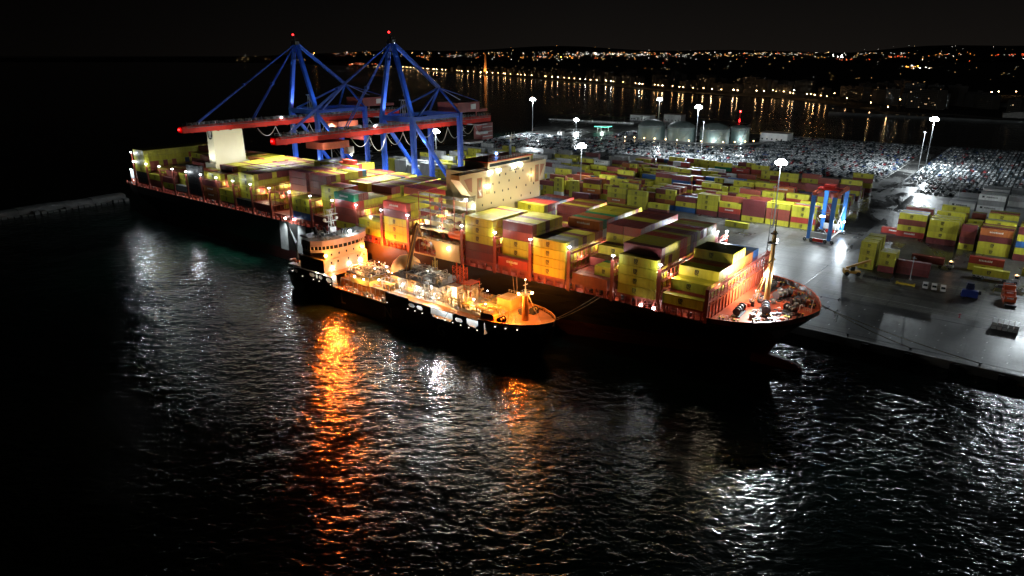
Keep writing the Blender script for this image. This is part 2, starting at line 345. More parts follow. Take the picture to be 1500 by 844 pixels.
for x0, x1, y, n, mi, sz in [(262,300,78,8,2,.35),(305,312,80.5,5,2,.7),(335,375,81,14,2,.55),(334,365,87.5,7,0,.55),(370,450,88.5,18,0,.4),(455,465,79,3,4,1.3),(480,545,78,18,1,.6),(490,520,81,14,3,.5),(505,560,94,34,3,.75),(530,600,98,26,0,.8),
        (610,632,84,12,1,.7),(650,705,82,16,2,.7),(760,850,84,26,1,.9),(838,955,80.5,60,2,1.0),(870,876,79.5,2,5,2.2),(820,842,86,5,4,1.3),(960,1010,83,16,2,.8),(1045,1080,82,12,0,.8),(1100,1180,80,22,2,.7),(1218,1240,83,9,5,1.3),(1222,1275,88,14,3,.9),(1260,1330,80,16,2,.8),(1300,1330,84,14,3,.9),
        (1318,1350,97,10,4,1.0),(1335,1365,99,9,5,1.1),(1345,1352,89,2,5,1.6),(1370,1450,81,16,1,.8),(1455,1500,81,16,3,.9),(940,990,101,6,0,.6)]:
    for i in range(n): put(lr.uniform(x0, x1), y+lr.gauss(0, 1.1), mi if lr.random() < .75 else lr.choice([0,1,2]), sz*lr.uniform(.4, .85))
tag(cl.build('city_lights', [glow('city_amber', (1,.62,.25), 2.0), glow('city_orange', (1,.36,.08), 2.4), glow('city_white', (.95,.95,.85), 1.9), glow('city_red', (1,.12,.04), 2.6), glow('city_sodium', (1,.35,.05), 11), glow('city_flood', (1,.97,.9), 12)], world=True, recalc=False), None, None, kind='stuff')
# promenade street lamps
def along(pts, step):
    out, acc = [], 0.0
    for a, b in zip(pts, pts[1:]):
        L_ = (b-a).length; d = (b-a)/L_
        while acc < L_: out.append((a+d*acc, d)); acc += step if not callable(step) else step(a+d*acc)
        acc -= L_
    return out
lampmeshes = {}
def prom_lamp(p, gm, h=9.0, r=.85):
    key = (gm.name, h, r)
    if key not in lampmeshes:
        q = MB(); q.tube((0,0,0),(0,0,h),.14,.09,6,0); q.bar((0,0,h),(-.9,0,h+.1),.12,.12,0); q.ball((-.9,0,h-.25), r, 6, 1, r*.7)
        o = q.build('street_lamp', [dark_steel, gm], world=True); lampmeshes[key] = o; o.location = p; return o
    o = lampmeshes[key].copy(); C.objects.link(o); o.location = p; return o
pl = along(shore[1:12], lambda p: max(24, min(64, p.y*.0185))); k = 0
for i, (p, d) in enumerate(pl):
    n = Vector((-d.y, d.x, 0)); n = n if n.x+n.y > 0 else -n
    white = lr.random() < .08
    if lr.random() < .08: continue
    o = prom_lamp(p+n*(28+lr.uniform(-6,14))+d*lr.uniform(-7,7)+Vector((0,0,1.2)), G_PROMW if white else lr.choice([G_PROM, G_PROM, G_PROMB, G_PROMD, G_PROMD]), 9.0, .8+p.y*.00012); k += 1
    tag(o, '%s street lamp on the far seafront promenade, %s in the row from its left end' % ('white' if white else 'amber', ordw(k)), 'street lamp', 'street lamps along the far promenade')
k = 0
for x, y, wh in [(1132,131,0),(1148,133,0),(1163,131,1),(1210,135,0),(1222,136,0),(1276,140,0),(1334,142,0),(1354,143,0),(1398,137,1),(1452,134,0),(1462,133,0),(1488,133,0),(1094,129,0),(1080,128,0),(1300,158,0),(1275,151,0),(1240,144,0),(1318,146,0),(1380,144,0),(1182,137,0)]:
    p = ground(x, y+7, 1.2); k += 1
    o = prom_lamp(p, G_PROMW if wh else G_PROM, 9.0, 1.15 if wh or x in (1452,1462,1276) else .8)
    tag(o, '%s street lamp in the trees beyond the right-hand basin, %s from the left' % ('white' if wh else 'amber', ordw(k)), 'street lamp', 'street lamps by the right-hand basin')
# lit old chimney
cp = ground(711, 109.5, 1.2); q = MB(); q.lathe([(7.2,0),(6.8,8),(4.6,60),(4.0,84),(4.5,84.5),(4.5,88),(3.4,88)], 0, 0, 14)
ch = q.build('brick_chimney', brick, world=True); ch.location = cp; tag(ch, 'tall round brick chimney floodlit orange on the seafront', 'chimney')
for dx, dy in ((-13,-16),(13,-16)):
    l = bpy.data.lights.new('lamp_light','SPOT'); l.energy = 90000; l.color = (1,.52,.16); l.spot_size = math.radians(55); l.spot_blend = .6; l.shadow_soft_size = .6
    lo = bpy.data.objects.new('lamp_light', l); C.objects.link(lo); lo.location = cp+Vector((dx,dy,1)); lo.rotation_euler = Vector((-dx,-dy,44)).to_track_quat('-Z','Y').to_euler()
# apartment blocks behind the promenade, each a thing with windows in its mesh only far away
bl = along(shore[3:16], lambda p: 34 if p.y < 1400 else 52); k = 0
win_w = glow('window_warm', (1,.66,.34), .35)
for row in range(3):
    for i, (p, d) in enumerate(bl):
        n = Vector((-d.y, d.x, 0)); n = n if n.x+n.y > 0 else -n
        if lr.random() < .12+.1*row: continue
        wd, dp, h = lr.uniform(22, 44), lr.uniform(14, 20), lr.choice([15,18,18,21,24,27,30])+row*3
        c = p+n*(95+row*55+lr.uniform(-8,8))
        q = MB(); q.box(-wd/2, wd/2, -dp/2, dp/2, 0, h, 0); q.box(-wd/2+.4, wd/2-.4, -dp/2+.4, dp/2-.4, h+.01, h+.9, 1)
        q.box(-3, 3, -3, 3, h+.9, h+3.4, 0)
        for fl in range(int(h//3)):
            q.box(-wd/2+.8, wd/2-.8, -dp/2-.5, -dp/2-.02, fl*3+.2, fl*3+1.2, 0)
            for wx in np.arange(-wd/2+2, wd/2-2, 3.4):
                lit = lr.random() < (.025 if fl else .05)
                q.box(wx, wx+1.5, -dp/2-.05, -dp/2-.01, fl*3+1.25, fl*3+2.6, 3 if lit else 2)
        o = q.build('apartment_building', [lr.choice([build_a, build_b]), roof_m, glass_dark, win_w], world=True, recalc=False)
        o.location = c+Vector((0,0,1.2)); o.rotation_euler = (0,0,math.atan2(d.y, d.x)+(PI if d.x < 0 else 0)); k += 1
        tag(o, '%s dark apartment block %s, %s from its left end' % ('pale' if i % 2 else 'brown', ['along the seafront','one street behind the seafront','two streets behind the seafront'][row], ordw(i+1)), 'building', 'apartment blocks behind the promenade')
# palms along the promenade
pm = None; k = 0
def palm(p, sc=1.0):
    global pm
    if pm is None:
        t = MB(); t.path([(0,0,0),(.15,0,3),(.1,.1,6.5)], .22, 6)
        cr = MB()
        for a in range(13):
            an = a*2*PI/13+lr.uniform(-.2,.2); up = lr.uniform(.2, 1.1)
            prev = Vector((.1,.1,6.5))
            for sg in range(4):
                r_ = .9*(sg+1); nx_ = Vector((.1+math.cos(an)*r_, .1+math.sin(an)*r_, 6.5+up*r_*.7-.17*r_*r_))
                dv = (nx_-prev).normalized(); sd = Vector((-math.sin(an), math.cos(an), 0))*(.45-.08*sg)
                cr.face([prev-sd, prev+sd, nx_+sd*.7+Vector((0,0,-.12)), nx_-sd*.7+Vector((0,0,-.12))]); prev = nx_
        root = bpy.data.objects.new('palm_tree', None); C.objects.link(root)
        a = t.build('trunk', mat('palm_bark', (.14,.10,.07), .9), root); b = cr.build('crown', leaf_dark, root, recalc=False); pm = (root, a, b); r = root
    else:
        r = pm[0].copy(); C.objects.link(r)
        for o in pm[1:]: c = o.copy(); C.objects.link(c); c.parent = r
    r.location = p; r.scale = (sc, sc, sc); return r
for i, (p, d) in enumerate(along(shore[6:14], 27)):
    n = Vector((-d.y, d.x, 0)); n = n if n.x+n.y > 0 else -n
    r = palm(p+n*(42+lr.uniform(-6,12))+Vector((0,0,1.2)), lr.uniform(1.0,1.6))
    tag(r, 'dark palm among the promenade lamps, %s in the row from the left' % ordw(i+1), 'palm tree', 'palms along the promenade')
# pale sheds at the right-hand basin
for x, y, wd, dp, h, lab in [(1455,157,70,22,6,'long low pale shed roof beside the right-hand basin'), (1492,172,34,40,9,'white gabled tent hall at the right edge by the water')]:
    p = ground(x, y, 1.2); q = MB()
    q.prism_s([(-dp/2,0),(dp/2,0),(dp/2,h*.65),(0,h),(-dp/2,h*.65)], -wd/2, wd/2)
    o = q.build('market_hall', mat('tent_white', (.62,.58,.52), .6), world=True); o.location = p; o.rotation_euler = (0,0,.35 if h < 8 else 1.0); tag(o, lab, 'hall')
# dark mole across the right-hand basin
q = MB(); a, b = ground(1215,166.5,0), ground(1560,183,0); d = (b-a).normalized(); n = Vector((-d.y,d.x,0))
q.add([a-n*7+Vector((0,0,-2)), b-n*7+Vector((0,0,-2)), b+n*7+Vector((0,0,-2)), a+n*7+Vector((0,0,-2)), a-n*4+Vector((0,0,2.6)), b-n*4+Vector((0,0,2.6)), b+n*4+Vector((0,0,2.6)), a+n*4+Vector((0,0,2.6))], [(0,1,5,4),(1,2,6,5),(2,3,7,6),(3,0,4,7),(4,5,6,7)])
tag(q.build('harbour_mole', concrete, world=True), 'dark low mole crossing the right-hand basin', 'mole')
q = MB(); p = ground(1084,171,0); q.tube((0,0,-1),(0,0,7),.5,.3,8,0); q.ball((0,0,7.6),.9,8,1)
o = q.build('harbour_beacon', [steel_red, glow('beacon_red', (1,.02,.02), 30, True)], world=True); o.location = p; tag(o, 'small red harbour beacon in the water beyond the storage tanks', 'beacon')
# ================================================================== CONTAINERS
CB, TIER, CH, CWD = 20.8, 3.0, 2.9, 2.44
T0 = 172.8; ROW = 2.5
CONT = []                                       # every container: dict
def cont(s0, t0, z0, ln, col, where, logo=None):
    CONT.append(dict(s=s0, t=t0, z=z0, L=ln, c=col, w=where, logo=(col == 'yellow') if logo is None else logo, h=2.9))
def pick(r):
    return r.choices(['yellow','maroon','brick red','red','orange','grey','blue','green','white','navy'], [44,22,14,8,5,2,2,1.5,1,1])[0]
def runs(*a):                                   # (count, tiers) pairs to a list of 20
    out = []
    for n, h in a: out += [h]*n
    return (out+[0]*20)[:20]
BAYS = [  # fore end s, aft end s, tiers per row from the water side
 (-67.7,-80.0, runs((2,1),(2,2),(4,3),(4,4),(3,3),(2,3),(3,0))),
 (-82.4,-94.7, runs((1,4),(16,5),(1,4),(2,2))),
 (-98.4,-110.8, runs((1,1),(5,2),(2,3),(11,5),(1,4))),
 (-113.7,-126.2, runs((8,4),(11,5),(1,5))),
 (-128.5,-141.0, runs((1,1),(7,5),(6,3),(6,5))),
 (-143.4,-155.7, runs((5,5),(3,5),(4,4),(8,5))),
 (-185.2,-197.7, runs((17,5),(3,5))),
 (-200.2,-212.7, runs((1,2),(9,2),(6,5),(4,5))),
 (-214.8,-227.2, runs((3,5),(5,4),(12,5))),
 (-230.0,-242.3, runs((2,1),(4,5),(2,3),(12,5))),
 (-244.6,-256.9, runs((4,3),(5,6),(4,6),(7,5))),
 (-259.4,-271.8, runs((4,0),(6,6),(10,6))),
 (-274.6,-286.9, runs((3,1),(5,2),(6,5),(6,6))),
 (-289.3,-301.7, runs((1,1),(18,5),(1,5))),
 (-304.0,-316.4, runs((2,2),(3,4),(15,5))),
 (-318.8,-331.1, runs((1,3),(3,4),(16,5))),
 (-333.4,-345.7, runs((1,5),(4,4),(9,0),(6,5))),
 (-347.6,-359.9, runs((1,1),(4,3),(9,0),(6,5))),
 (-360.9,-373.2, runs((1,2),(6,3),(2,4),(11,5))),
 (-375.6,-387.9, runs((2,2),(8,3),(2,5),(8,6))),
 (-390.4,-402.7, runs((20,6))),
]
PORT = {(0,0):'y',(0,1):'r',(0,2):'yy',(0,3):'yy',(0,4):'byy',(0,5):'yyy',(0,6):'bbr',(0,7):'yyb',(0,8):'yyyy',(0,9):'yyyy',(0,10):'yryy',(0,11):'yyyy',(0,12):'yyo',(0,13):'yoo',(0,14):'yyo',(0,15):'yuu',(0,16):'yuu',
 (1,0):'yyyy',(1,1):'yyyMM',(1,2):'yyyyy',(1,3):'yyMMy',(1,4):'yyMyy',(1,5):'yyyyy',(1,6):'yyyrr',(1,7):'yyrrr',(1,8):'yyyyy',(1,9):'yyyMM',(1,10):'yyyrM',(1,11):'yyyyy',(1,12):'yyyyr',(1,13):'yyuyr',(1,14):'yyryy',(1,15):'yyyyy',(1,16):'yyyyo',(1,17):'yyrr',
 (2,0):'b',(2,1):'by',(2,2):'by',(2,8):'yyMyM',(2,9):'yyyyM',(2,10):'yyMMM',
 (3,0):'yyyy',(3,1):'yyyw',(3,2):'yyyg',(3,3):'yyyy',(3,4):'yyyM',(3,5):'yyyy',(3,6):'yyyy',(3,7):'yyyM',(3,8):'ybobo',(3,9):'ybnwG',(3,10):'ybnRo',(3,11):'ybnRo',(3,12):'ybRbG',(3,13):'yyyyy',(3,14):'yynyy',(3,15):'yynyy',(3,16):'yyyyy',(3,17):'yyyyy',(3,18):'yyyyM',(3,19):'yyyyy',
 (4,0):'r',(4,1):'yyybM',(4,2):'yyyyy',(4,3):'yyyyy',(4,4):'yyyMM',(4,5):'yyyyy',(4,6):'yyyyy',(4,7):'yyyyy',(4,14):'yyyMM',(4,15):'yyMyy',
 (5,0):'MMyyy',(5,1):'MMyyy',(5,2):'yyyyy',(5,3):'yyyyy',(5,4):'yyyyy',(5,12):'yyyyy',(5,13):'yyyyr',(5,14):'yyyMr',(5,15):'yyyyr',(5,16):'yyyMn',(5,17):'yyyyn',
 (6,0):'yyyMR',(6,1):'yyyyy',(6,2):'yyyyy',(6,3):'yyyMy',(6,4):'yyMMy',(6,5):'yyMyb',(6,6):'yyyby',(6,7):'yyyub',(6,8):'yyyby',(6,9):'yyybr',(6,10):'yyyrr',(6,11):'yyyyr',(6,12):'yyyyy',
 (7,0):'yy',(7,1):'yy',
 (8,0):'ybbRG',(8,1):'ybbrM',(8,2):'yyyyM',(8,3):'yyyy',(8,4):'yyyy',(8,8):'yyyyM',(8,9):'yyyyb',(8,10):'yyyyy',(8,11):'yyyyb',(8,12):'yyyyb',(8,13):'yyyyy',
 (9,2):'yyyyy',(9,3):'yyyyr',(9,8):'yyyyy',(9,9):'yyyyb',(9,10):'yyyyb',
 (10,0):'uyy',(10,1):'yyy',(10,2):'yyy',(10,3):'yyb',(10,4):'yyybMM',(10,5):'yyyyyM',(10,9):'yyyyyy',(10,10):'yyyyyy',(10,11):'yyyyyb',(10,12):'yyyyyu',
 (11,4):'yyybMM',(11,5):'yyyyMM',(11,6):'yyyyyy',
 (13,0):'k',(13,1):'yyyyy',(13,2):'yyryM',(13,3):'yyyyM',(13,4):'yyyyM',(13,5):'yyyyy',(13,6):'yyyyM',(13,7):'yyyyM',
 (14,0):'yy',(14,1):'My',(14,2):'yyyy',(14,3):'yyyM',
 (16,0):'kkkkk', (16,1):'yyyy', (20,0):'kkyyyy'}  # black in the stern stack puts that side's shadow into the colour
KEY = {'y':'yellow','M':'maroon','r':'red','b':'brick red','o':'orange','G':'green','u':'blue','w':'white','g':'grey','k':'black','n':'navy','R':'red'}
for bi, (f, a, hs) in enumerate(BAYS):
    for r in range(20):
        two20 = (bi == 2 and r in (1, 2, 3)) or (bi == 10 and r < 2) or rnd.random() < .07 and r > 3
        for k in range(hs[r]):
            p = PORT.get((bi, r), '')
            col = KEY[p[k]] if k < len(p) else pick(rnd)
            if bi == 20 and k > 3 and r > 0: col = 'yellow' if rnd.random() < .88 else 'red'
            if bi in (12, 13, 14, 15) and k == hs[r]-1 and not p: col = rnd.choice(['yellow','maroon','yellow','brick red','maroon'])
            t = T0+r*ROW; z = CB+k*TIER
            wh = ('ship', bi, r, k, hs[r], '')
            lg = True if (col == 'yellow' or (bi == 4 and r == 0)) else False
            if two20:
                if not (bi in (2, 10) and k == hs[r]-1 and bi == 2 and r < 4):
                    cont(a, t, z, 6.06, col, ('ship', bi, r, k, hs[r], 'aft'), lg)
                cont(f-6.06, t, z, 6.06, col, ('ship', bi, r, k, hs[r], 'fore'), lg)
            else: cont(a, t, z, f-a, col, wh, lg)
# ---- the yard: long block behind the gantry crane, front rows as seen, the rest filled in
YARD = {}
def stack(block, s0, t, ln, cols, idx, row):
    for k, c in enumerate(cols):
        cont(s0, t, QZ+.01+k*2.92, ln, KEY.get(c, c) if len(c) == 1 else c, (block, idx, row, k, len(cols), ''))
FRONT = {  # slot start s: front-row colours from the ground up
 -100.6:'yryy', -113.6:'ybby', -126.6:'yMMM', -139.6:'Mry', -152.8:'Myyy', -159.2:'ybub', -165.6:'uyM', -178.5:'oyyyy'}
yr = random.Random(21); rows_t = [366+j*2.75 for j in range(6)]+[388+j*2.75 for j in range(6)]+[412+j*2.75 for j in range(6)]+[436+j*2.75 for j in range(6)]+[460+j*2.75 for j in range(6)]+[486+j*2.75 for j in range(5)]
slot = 0; s = -100.6
SL = []
while s > -258:
    SL.append((s, 12.19)); s -= 13.0
for si, (s0, ln) in enumerate(SL):
    for j, t in enumerate(rows_t):
        if t > 470 and s0 > -150 and yr.random() < .4: continue
        base = yr.choice([1,1,2,2,2,3,3,4]) if j > 5 else yr.choice([2,3,3,4,4])
        if si >= 7: base = yr.choice([1,2,2,3,3,4])
        if yr.random() < (.24 if j > 5 else .1): continue
        cols = None
        if j == 0:
            key = [v for kk, v in FRONT.items() if abs(kk-s0) < 3]
            if key: cols = key[0]
        if cols is None: cols = [pick(yr) for _ in range(base)]
        if si in (4, 6, 9, 11) and yr.random() < .8:
            stack('yard', s0+6.2, t, 6.06, [pick(yr) for _ in range(base)], si, j)
            stack('yard', s0, t, 6.06, [pick(yr) for _ in range(base)], si, j)
        else: stack('yard', s0, t, ln, cols, si, j)
# loose containers in front of the block
for i, (s0, t, ln, cols) in enumerate([(-176,352,12.19,'My'),(-128.5,347.5,12.19,'y'),(-203,352,12.19,'yoyy'),(-189.6,352,12.19,'yyyy'),(-216,350,12.19,'b'),(-247,360,6.06,'wyyy'),(-260,360,12.19,'yyM'),(-228,352,12.19,'MM'),(-234,358,6.06,'yyyy')]):
    stack('loose', s0, t, ln, cols, i, 0)
# block west of the cranes: pale reefers and a few yellow stacks
for i, s0 in enumerate(np.arange(-400, -262, 13.2)):
    for j, t in enumerate([352+2.7*q for q in range(5)]+[378+2.7*q for q in range(6)]+[404+2.7*q for q in range(6)]+[432+2.7*q for q in range(6)]+[462+2.7*q for q in range(5)]):
        if yr.random() < .25: continue
        n = yr.choice([1,2,3,4])
        if j < 5: n = yr.choice([3,4]) if s0 < -330 else 2
        cc = [yr.choices(['white','grey','yellow','maroon'], [5,4,3,1])[0] for _ in range(n)]
        if j == 0 and i in (0, 1): cc = ['white']*4 if i else ['yellow']*4
        stack('west', float(s0), t, 12.19, cc, i, j)
# right-hand block
RB = [(-53.2,12.19,381,'ryby'),(-39.2,12.19,374.5,'Myyy'),(-25.6,6.06,371,'yMbM'),(-18.0,12.19,367.5,'yyMo'),(-4.2,12.19,364.5,'MyuyM'),(9.2,12.19,361,'yMyy'),(22.5,12.19,358,'yyMy')]
for i, (s0, ln, t0, cols) in enumerate(RB):
    for j in range(16):
        t = t0+j*2.72+(4.5 if j >= 5 else 0)+(4.5 if j >= 10 else 0)
        if t > 432: continue
        if j == 0: c = cols
        else:
            n = [4,4,3,4,4,4,4][i]-(1 if j > 4 and yr.random() < .6 else 0)-(1 if yr.random() < .25 else 0)
            if i == 0: n = [4,4,4,4,3,4,4,3,3,2,1,1,1,1,1,1][j] if j < 9 else 1
            c = [yr.choices(['yellow','maroon','brick red','grey'], [7,2,2,1.5])[0] for _ in range(max(1, n))]
        stack('right', s0, t, ln, c, i, j)
for i, s0 in enumerate([-39, -26, -13, 0, 13]):
    for j in range(12):
        t = 444+j*2.75+(5 if j > 5 else 0)
        n = yr.choice([3,4,4,5]) if i > 0 else 3
        stack('reefer', s0, t, 12.19, ['grey' if yr.random() < .65 else 'white' for _ in range(n)], i, j)
# stacks on the quay road beside the parked vans
for j in range(3):
    t = 310+j*6.6
    stack('quay', -55.4, t-.0, 6.06, 'yyyy', 0, j); stack('quay', -55.4, t+2.6, 6.06, 'yyyy', 0, j+3)
stack('quay', -47.6, 309, 6.06, 'Myy', 1, 0); stack('quay', -47.6, 311.7, 6.06, 'Myy', 1, 1); stack('quay', -47.6, 314.4, 6.06, 'Myy', 1, 2)
stack('quay', -41.3, 312, 12.19, 'MM', 2, 0)
stack('quay', -18.2, 336, 12.19, 'yr', 3, 0); stack('quay', .4, 339.5, 12.19, 'y', 4, 0); stack('quay', -60.5, 384, 12.19, 'r', 5, 0)
# ---- which show, and how large
allv, allp, owner = [], [], []
for i, c in enumerate(CONT):
    x0, x1, y0, y1, z0, z1 = c['s'], c['s']+c['L'], c['t'], c['t']+CWD, c['z'], c['z']+c['h']
    n = len(allv); allv += [(x0,y0,z0),(x1,y0,z0),(x1,y1,z0),(x0,y1,z0),(x0,y0,z1),(x1,y0,z1),(x1,y1,z1),(x0,y1,z1)]
    allp += [(n,n+1,n+5,n+4),(n+1,n+2,n+6,n+5),(n+2,n+3,n+7,n+6),(n+3,n,n+4,n+7),(n+4,n+5,n+6,n+7)]
bvh = BVHTree.FromPolygons(allv, allp)
EYE = Vector((0, 0, CAMH)); cpt, spt = math.cos(PITCH), math.sin(PITCH)
def frame_px(p):
    X, Y = p[0]*US[0]+p[1]*UT[0], p[0]*US[1]+p[1]*UT[1]; Z = p[2]-CAMH
    f = Y*cpt-Z*spt
    return (750+1000*X/f, 422-1000*(Y*spt+Z*cpt)/f) if f > 1 else (-1, -1)
for c in CONT:
    x0, x1, y0, y1, z0, z1 = c['s'], c['s']+c['L'], c['t'], c['t']+CWD, c['z'], c['z']+c['h']; area = 0
    ex = x1 if x1 < 0 else x0
    for fc, A, nrm in (('p', c['L']*2.9, (0,-1,0)), ('e', CWD*2.9, (1 if x1 < 0 else -1,0,0)), ('t', c['L']*CWD, (0,0,1))):
        hit = 0; tot = 0
        for u in (.12, .5, .88):
            for v in (.25, .75):
                p = Vector((x0+u*(x1-x0), y0, z0+v*(z1-z0))) if fc == 'p' else Vector((ex, y0+u*CWD, z0+v*(z1-z0))) if fc == 'e' else Vector((x0+u*(x1-x0), y0+v*CWD, z1))
                tot += 1; d = p-EYE; L_ = d.length
                x, y = frame_px(p)
                if not (0 < x < 1500 and 0 < y < 844): continue
                h = bvh.ray_cast(EYE, d/L_, L_-.05)
                if h[0] is None: hit += 1
        d = Vector(((x0+x1)/2, y0, z1))-EYE
        area += A*hit/tot*abs(d.normalized().dot(Vector(nrm)))/d.length_squared*1e6
    c['vis'] = area
order = sorted(range(len(CONT)), key=lambda i: -CONT[i]['vis'])
INDIV = set(order[:300])
# ---- meshes
def cont_mesh(L_, col):
    b = MB(); x, y, z = L_/2, CWD/2, 2.9
    b.box(-x+.06, x-.06, -y+.05, y-.05, .06, z-.04)
    for sx in (-1, 1):
        for sy in (-1, 1): b.box(sx*x-(.16 if sx > 0 else 0), sx*x+(.16 if sx < 0 else 0), sy*y-(.14 if sy > 0 else 0), sy*y+(.14 if sy < 0 else 0), 0, z)
    for sy in (-1, 1):
        for z0, z1 in ((0,.16),(z-.12,z)):
            b.box(-x+.161, x-.161, sy*y-(.12 if sy > 0 else 0), sy*y+(.12 if sy < 0 else 0), z0, z1)
    for sx in (-1, 1):
        for z0, z1 in ((0,.16),(z-.12,z)):
            b.box(sx*x-(.12 if sx > 0 else 0), sx*x+(.12 if sx < 0 else 0), -y+.141, y-.141, z0, z1)
    return b
def emblem(x, y, z, sc, ny=-1, b=None, wx=1.5):          # the letters m over s and c, standing on the side at y, facing ny
    b = b or MB(); y2 = y+.014*ny
    q = lambda x0, x1, z0, z1: b.face([(x+x0*sc*wx, y2, z+z0*sc), (x+x1*sc*wx, y2, z+z0*sc), (x+x1*sc*wx, y2, z+z1*sc), (x+x0*sc*wx, y2, z+z1*sc)][::(1 if ny < 0 else -1)])
    for a in (-.5, -.12, .26): q(a, a+.24, .05, .80)
    q(-.3, -.1, .80, 1.0); q(.1, .3, .80, 1.0); q(-.5, -.3, .80, .97); q(-.1, .1, .80, .97); q(.3, .5, .80, .95)
    for z0 in (-.18, -.52, -.92): q(-.5, -.05, z0, z0+.16)
    q(-.5, -.32, -.36, -.18); q(-.23, -.05, -.76, -.52)
    for z0 in (-.18, -.92): q(.05, .5, z0, z0+.16)
    q(.05, .24, -.76, -.18)
    return b
def door_mesh(L_):
    b = MB(); x = L_/2
    b.box(x-.058, x+.012, -1.05, -.01, .18, 2.75); b.box(x-.058, x+.012, .01, 1.05, .18, 2.75)
    for y in (-.8, -.3, .3, .8): b.box(x+.013, x+.05, y-.025, y+.025, .12, 2.8, 1)
    return b
protoC = {}
def cname(c):
    w = c['w']; col = {'brick red':'rust'}.get(c['c'], c['c'])
    tier = ['top tier','second tier down','third tier down','fourth tier down','fifth tier down','sixth tier down'][w[4]-1-w[3]]
    half = 'short ' if c['L'] < 8 and not (w[0] == 'ship' and w[5] or w[0] == 'yard') else ''
    if w[0] == 'ship':
        e = {'': '', 'aft': ' aft half', 'fore': ' fore half'}[w[5]]
        return '%s%s ship container, %s bay from bow, %s row inboard, %s%s' % (half, col, ordw(w[1]+1), ordw(w[2]+1), tier, e)
    if w[0] == 'yard':
        e = ' fore half' if c['L'] < 8 and abs(c['s']-SL[w[1]][0]) > 3 else (' aft half' if c['L'] < 8 else '')
        return '%s%s container, long block, %s stack from road, %s row, %s%s' % (half, col, ordw(w[1]+1), ordw(w[2]+1), tier, e)
    if w[0] == 'loose': return '%s%s container, %s of the separate stacks before the long yard block, %s' % (half, col, ordw(w[1]+1), tier)
    if w[0] == 'west': return '%s container behind the blue cranes, %s stack along, %s row back, %s' % (col, ordw(w[1]+1), ordw(w[2]+1), tier)
    if w[0] == 'right': return '%s%s container, block right of road, %s stack from road, %s row back, %s' % (half, col, ordw(w[1]+1), ordw(w[2]+1), tier)
    if w[0] == 'reefer': return '%s refrigerated container, pale rear block, %s stack from road, %s row, %s' % (col, ordw(w[1]+1), ordw(w[2]+1), tier)
    return '%s container on the quay, stack %s, %s row, %s' % (col, ['with four yellow tiers','of yellow over maroon','of two maroon boxes','with red over yellow','of one yellow box','of one red box'][w[1]], ordw(w[2]+1), tier)
GRP = {'ship':'containers stacked on the container ship','yard':'containers in the long yard block','loose':'containers standing before the long yard block','west':'containers behind the blue cranes','right':'containers in the right-hand block','reefer':'refrigerated containers in the rear block','quay':'containers on the quay road'}
def make_container(c):
    L_ = round(c['L'], 2); key = (L_, c['c'])
    lg = c['logo']
    root_loc = (c['s']+c['L']/2, c['t']+CWD/2, c['z'])
    if key not in protoC:
        o = cont_mesh(L_, c['c']).build('shipping_container', CM[c['c']], base=(0,0,0))
        d = door_mesh(L_).build('door', [CM[c['c']], grey_steel], o)
        protoC[key] = (o, d); r = o
    else:
        r = protoC[key][0].copy(); C.objects.link(r)
        for ch in r.children: pass
        d = protoC[key][1].copy(); C.objects.link(d); d.parent = r
    r.location = W(*root_loc)
    for k in ('label','category','group'):
        if k in r: del r[k]
    tag(r, cname(c), 'container', GRP[c['w'][0]])
    if lg:
        k2 = ('logo', c['c'] == 'yellow', L_ < 8)
        if k2 not in protoC:
            e = emblem(.2 if L_ < 8 else -.6, -CWD/2, 1.42, .82 if L_ > 8 else .7)
            protoC[k2] = e.build('emblem', logo_dark if c['c'] == 'yellow' else logo_yel, r, recalc=False)
        else:
            e = protoC[k2].copy(); C.objects.link(e); e.parent = r
    if c['c'] in ('green', 'white', 'red', 'orange') and L_ > 8:
        k3 = ('lettering', c['c'])
        if k3 not in protoC:
            e = MB(); x = -2.6; r_ = random.Random(len(c['c']))
            for q in range(9): w_ = r_.uniform(.3,.5); e.face([(x,-CWD/2-.014,1.35),(x+w_,-CWD/2-.014,1.35),(x+w_,-CWD/2-.014,1.35+r_.choice([.5,.62,.8])),(x,-CWD/2-.014,2.0)]); x += w_+.16
            if c['c'] == 'white': e.face([(-4.6,-CWD/2-.014,1.2),(-3.5,-CWD/2-.014,1.2),(-3.5,-CWD/2-.014,2.3),(-4.6,-CWD/2-.014,2.3)])
            protoC[k3] = e.build('lettering', logo_dark if c['c'] == 'white' else logo_white, r, recalc=False)
        elif c['c'] != 'red' or rnd.random() < .4:
            e = protoC[k3].copy(); C.objects.link(e); e.parent = r
    return r
for i in order[:300]: make_container(CONT[i])
# everything smaller in the picture goes into one mass
big = MB(); cl_list = list(COL)
SHIPBASE = (-230.0, 197.8, 0.0)
for i in order[300:]:
    c = CONT[i]; x0, x1, y0, y1, z0, z1 = c['s'], c['s']+c['L'], c['t'], c['t']+CWD, c['z'], c['z']+2.9
    big.box(x0, x1, y0, y1, z0, z1, cl_list.index(c['c']))
    if c['logo'] and c['vis'] > 0:
        n = len(big.f); emblem((x0+x1)/2, y0, z0+1.42, .8, -1, big); 
        for q in range(n, len(big.f)): big.m[q] = len(cl_list)
big.box(-140, -127, 352, 352.01, 2.51, 2.52)
bo = big.build('stacked_containers', [CM[k] for k in cl_list]+[logo_dark], base=(-230,300,0), recalc=False)
tag(bo, None, None, kind='stuff')
print('containers', len(CONT), 'individual 300, smallest area', CONT[order[299]]['vis'], 'visible', sum(1 for c in CONT if c['vis'] > 0))
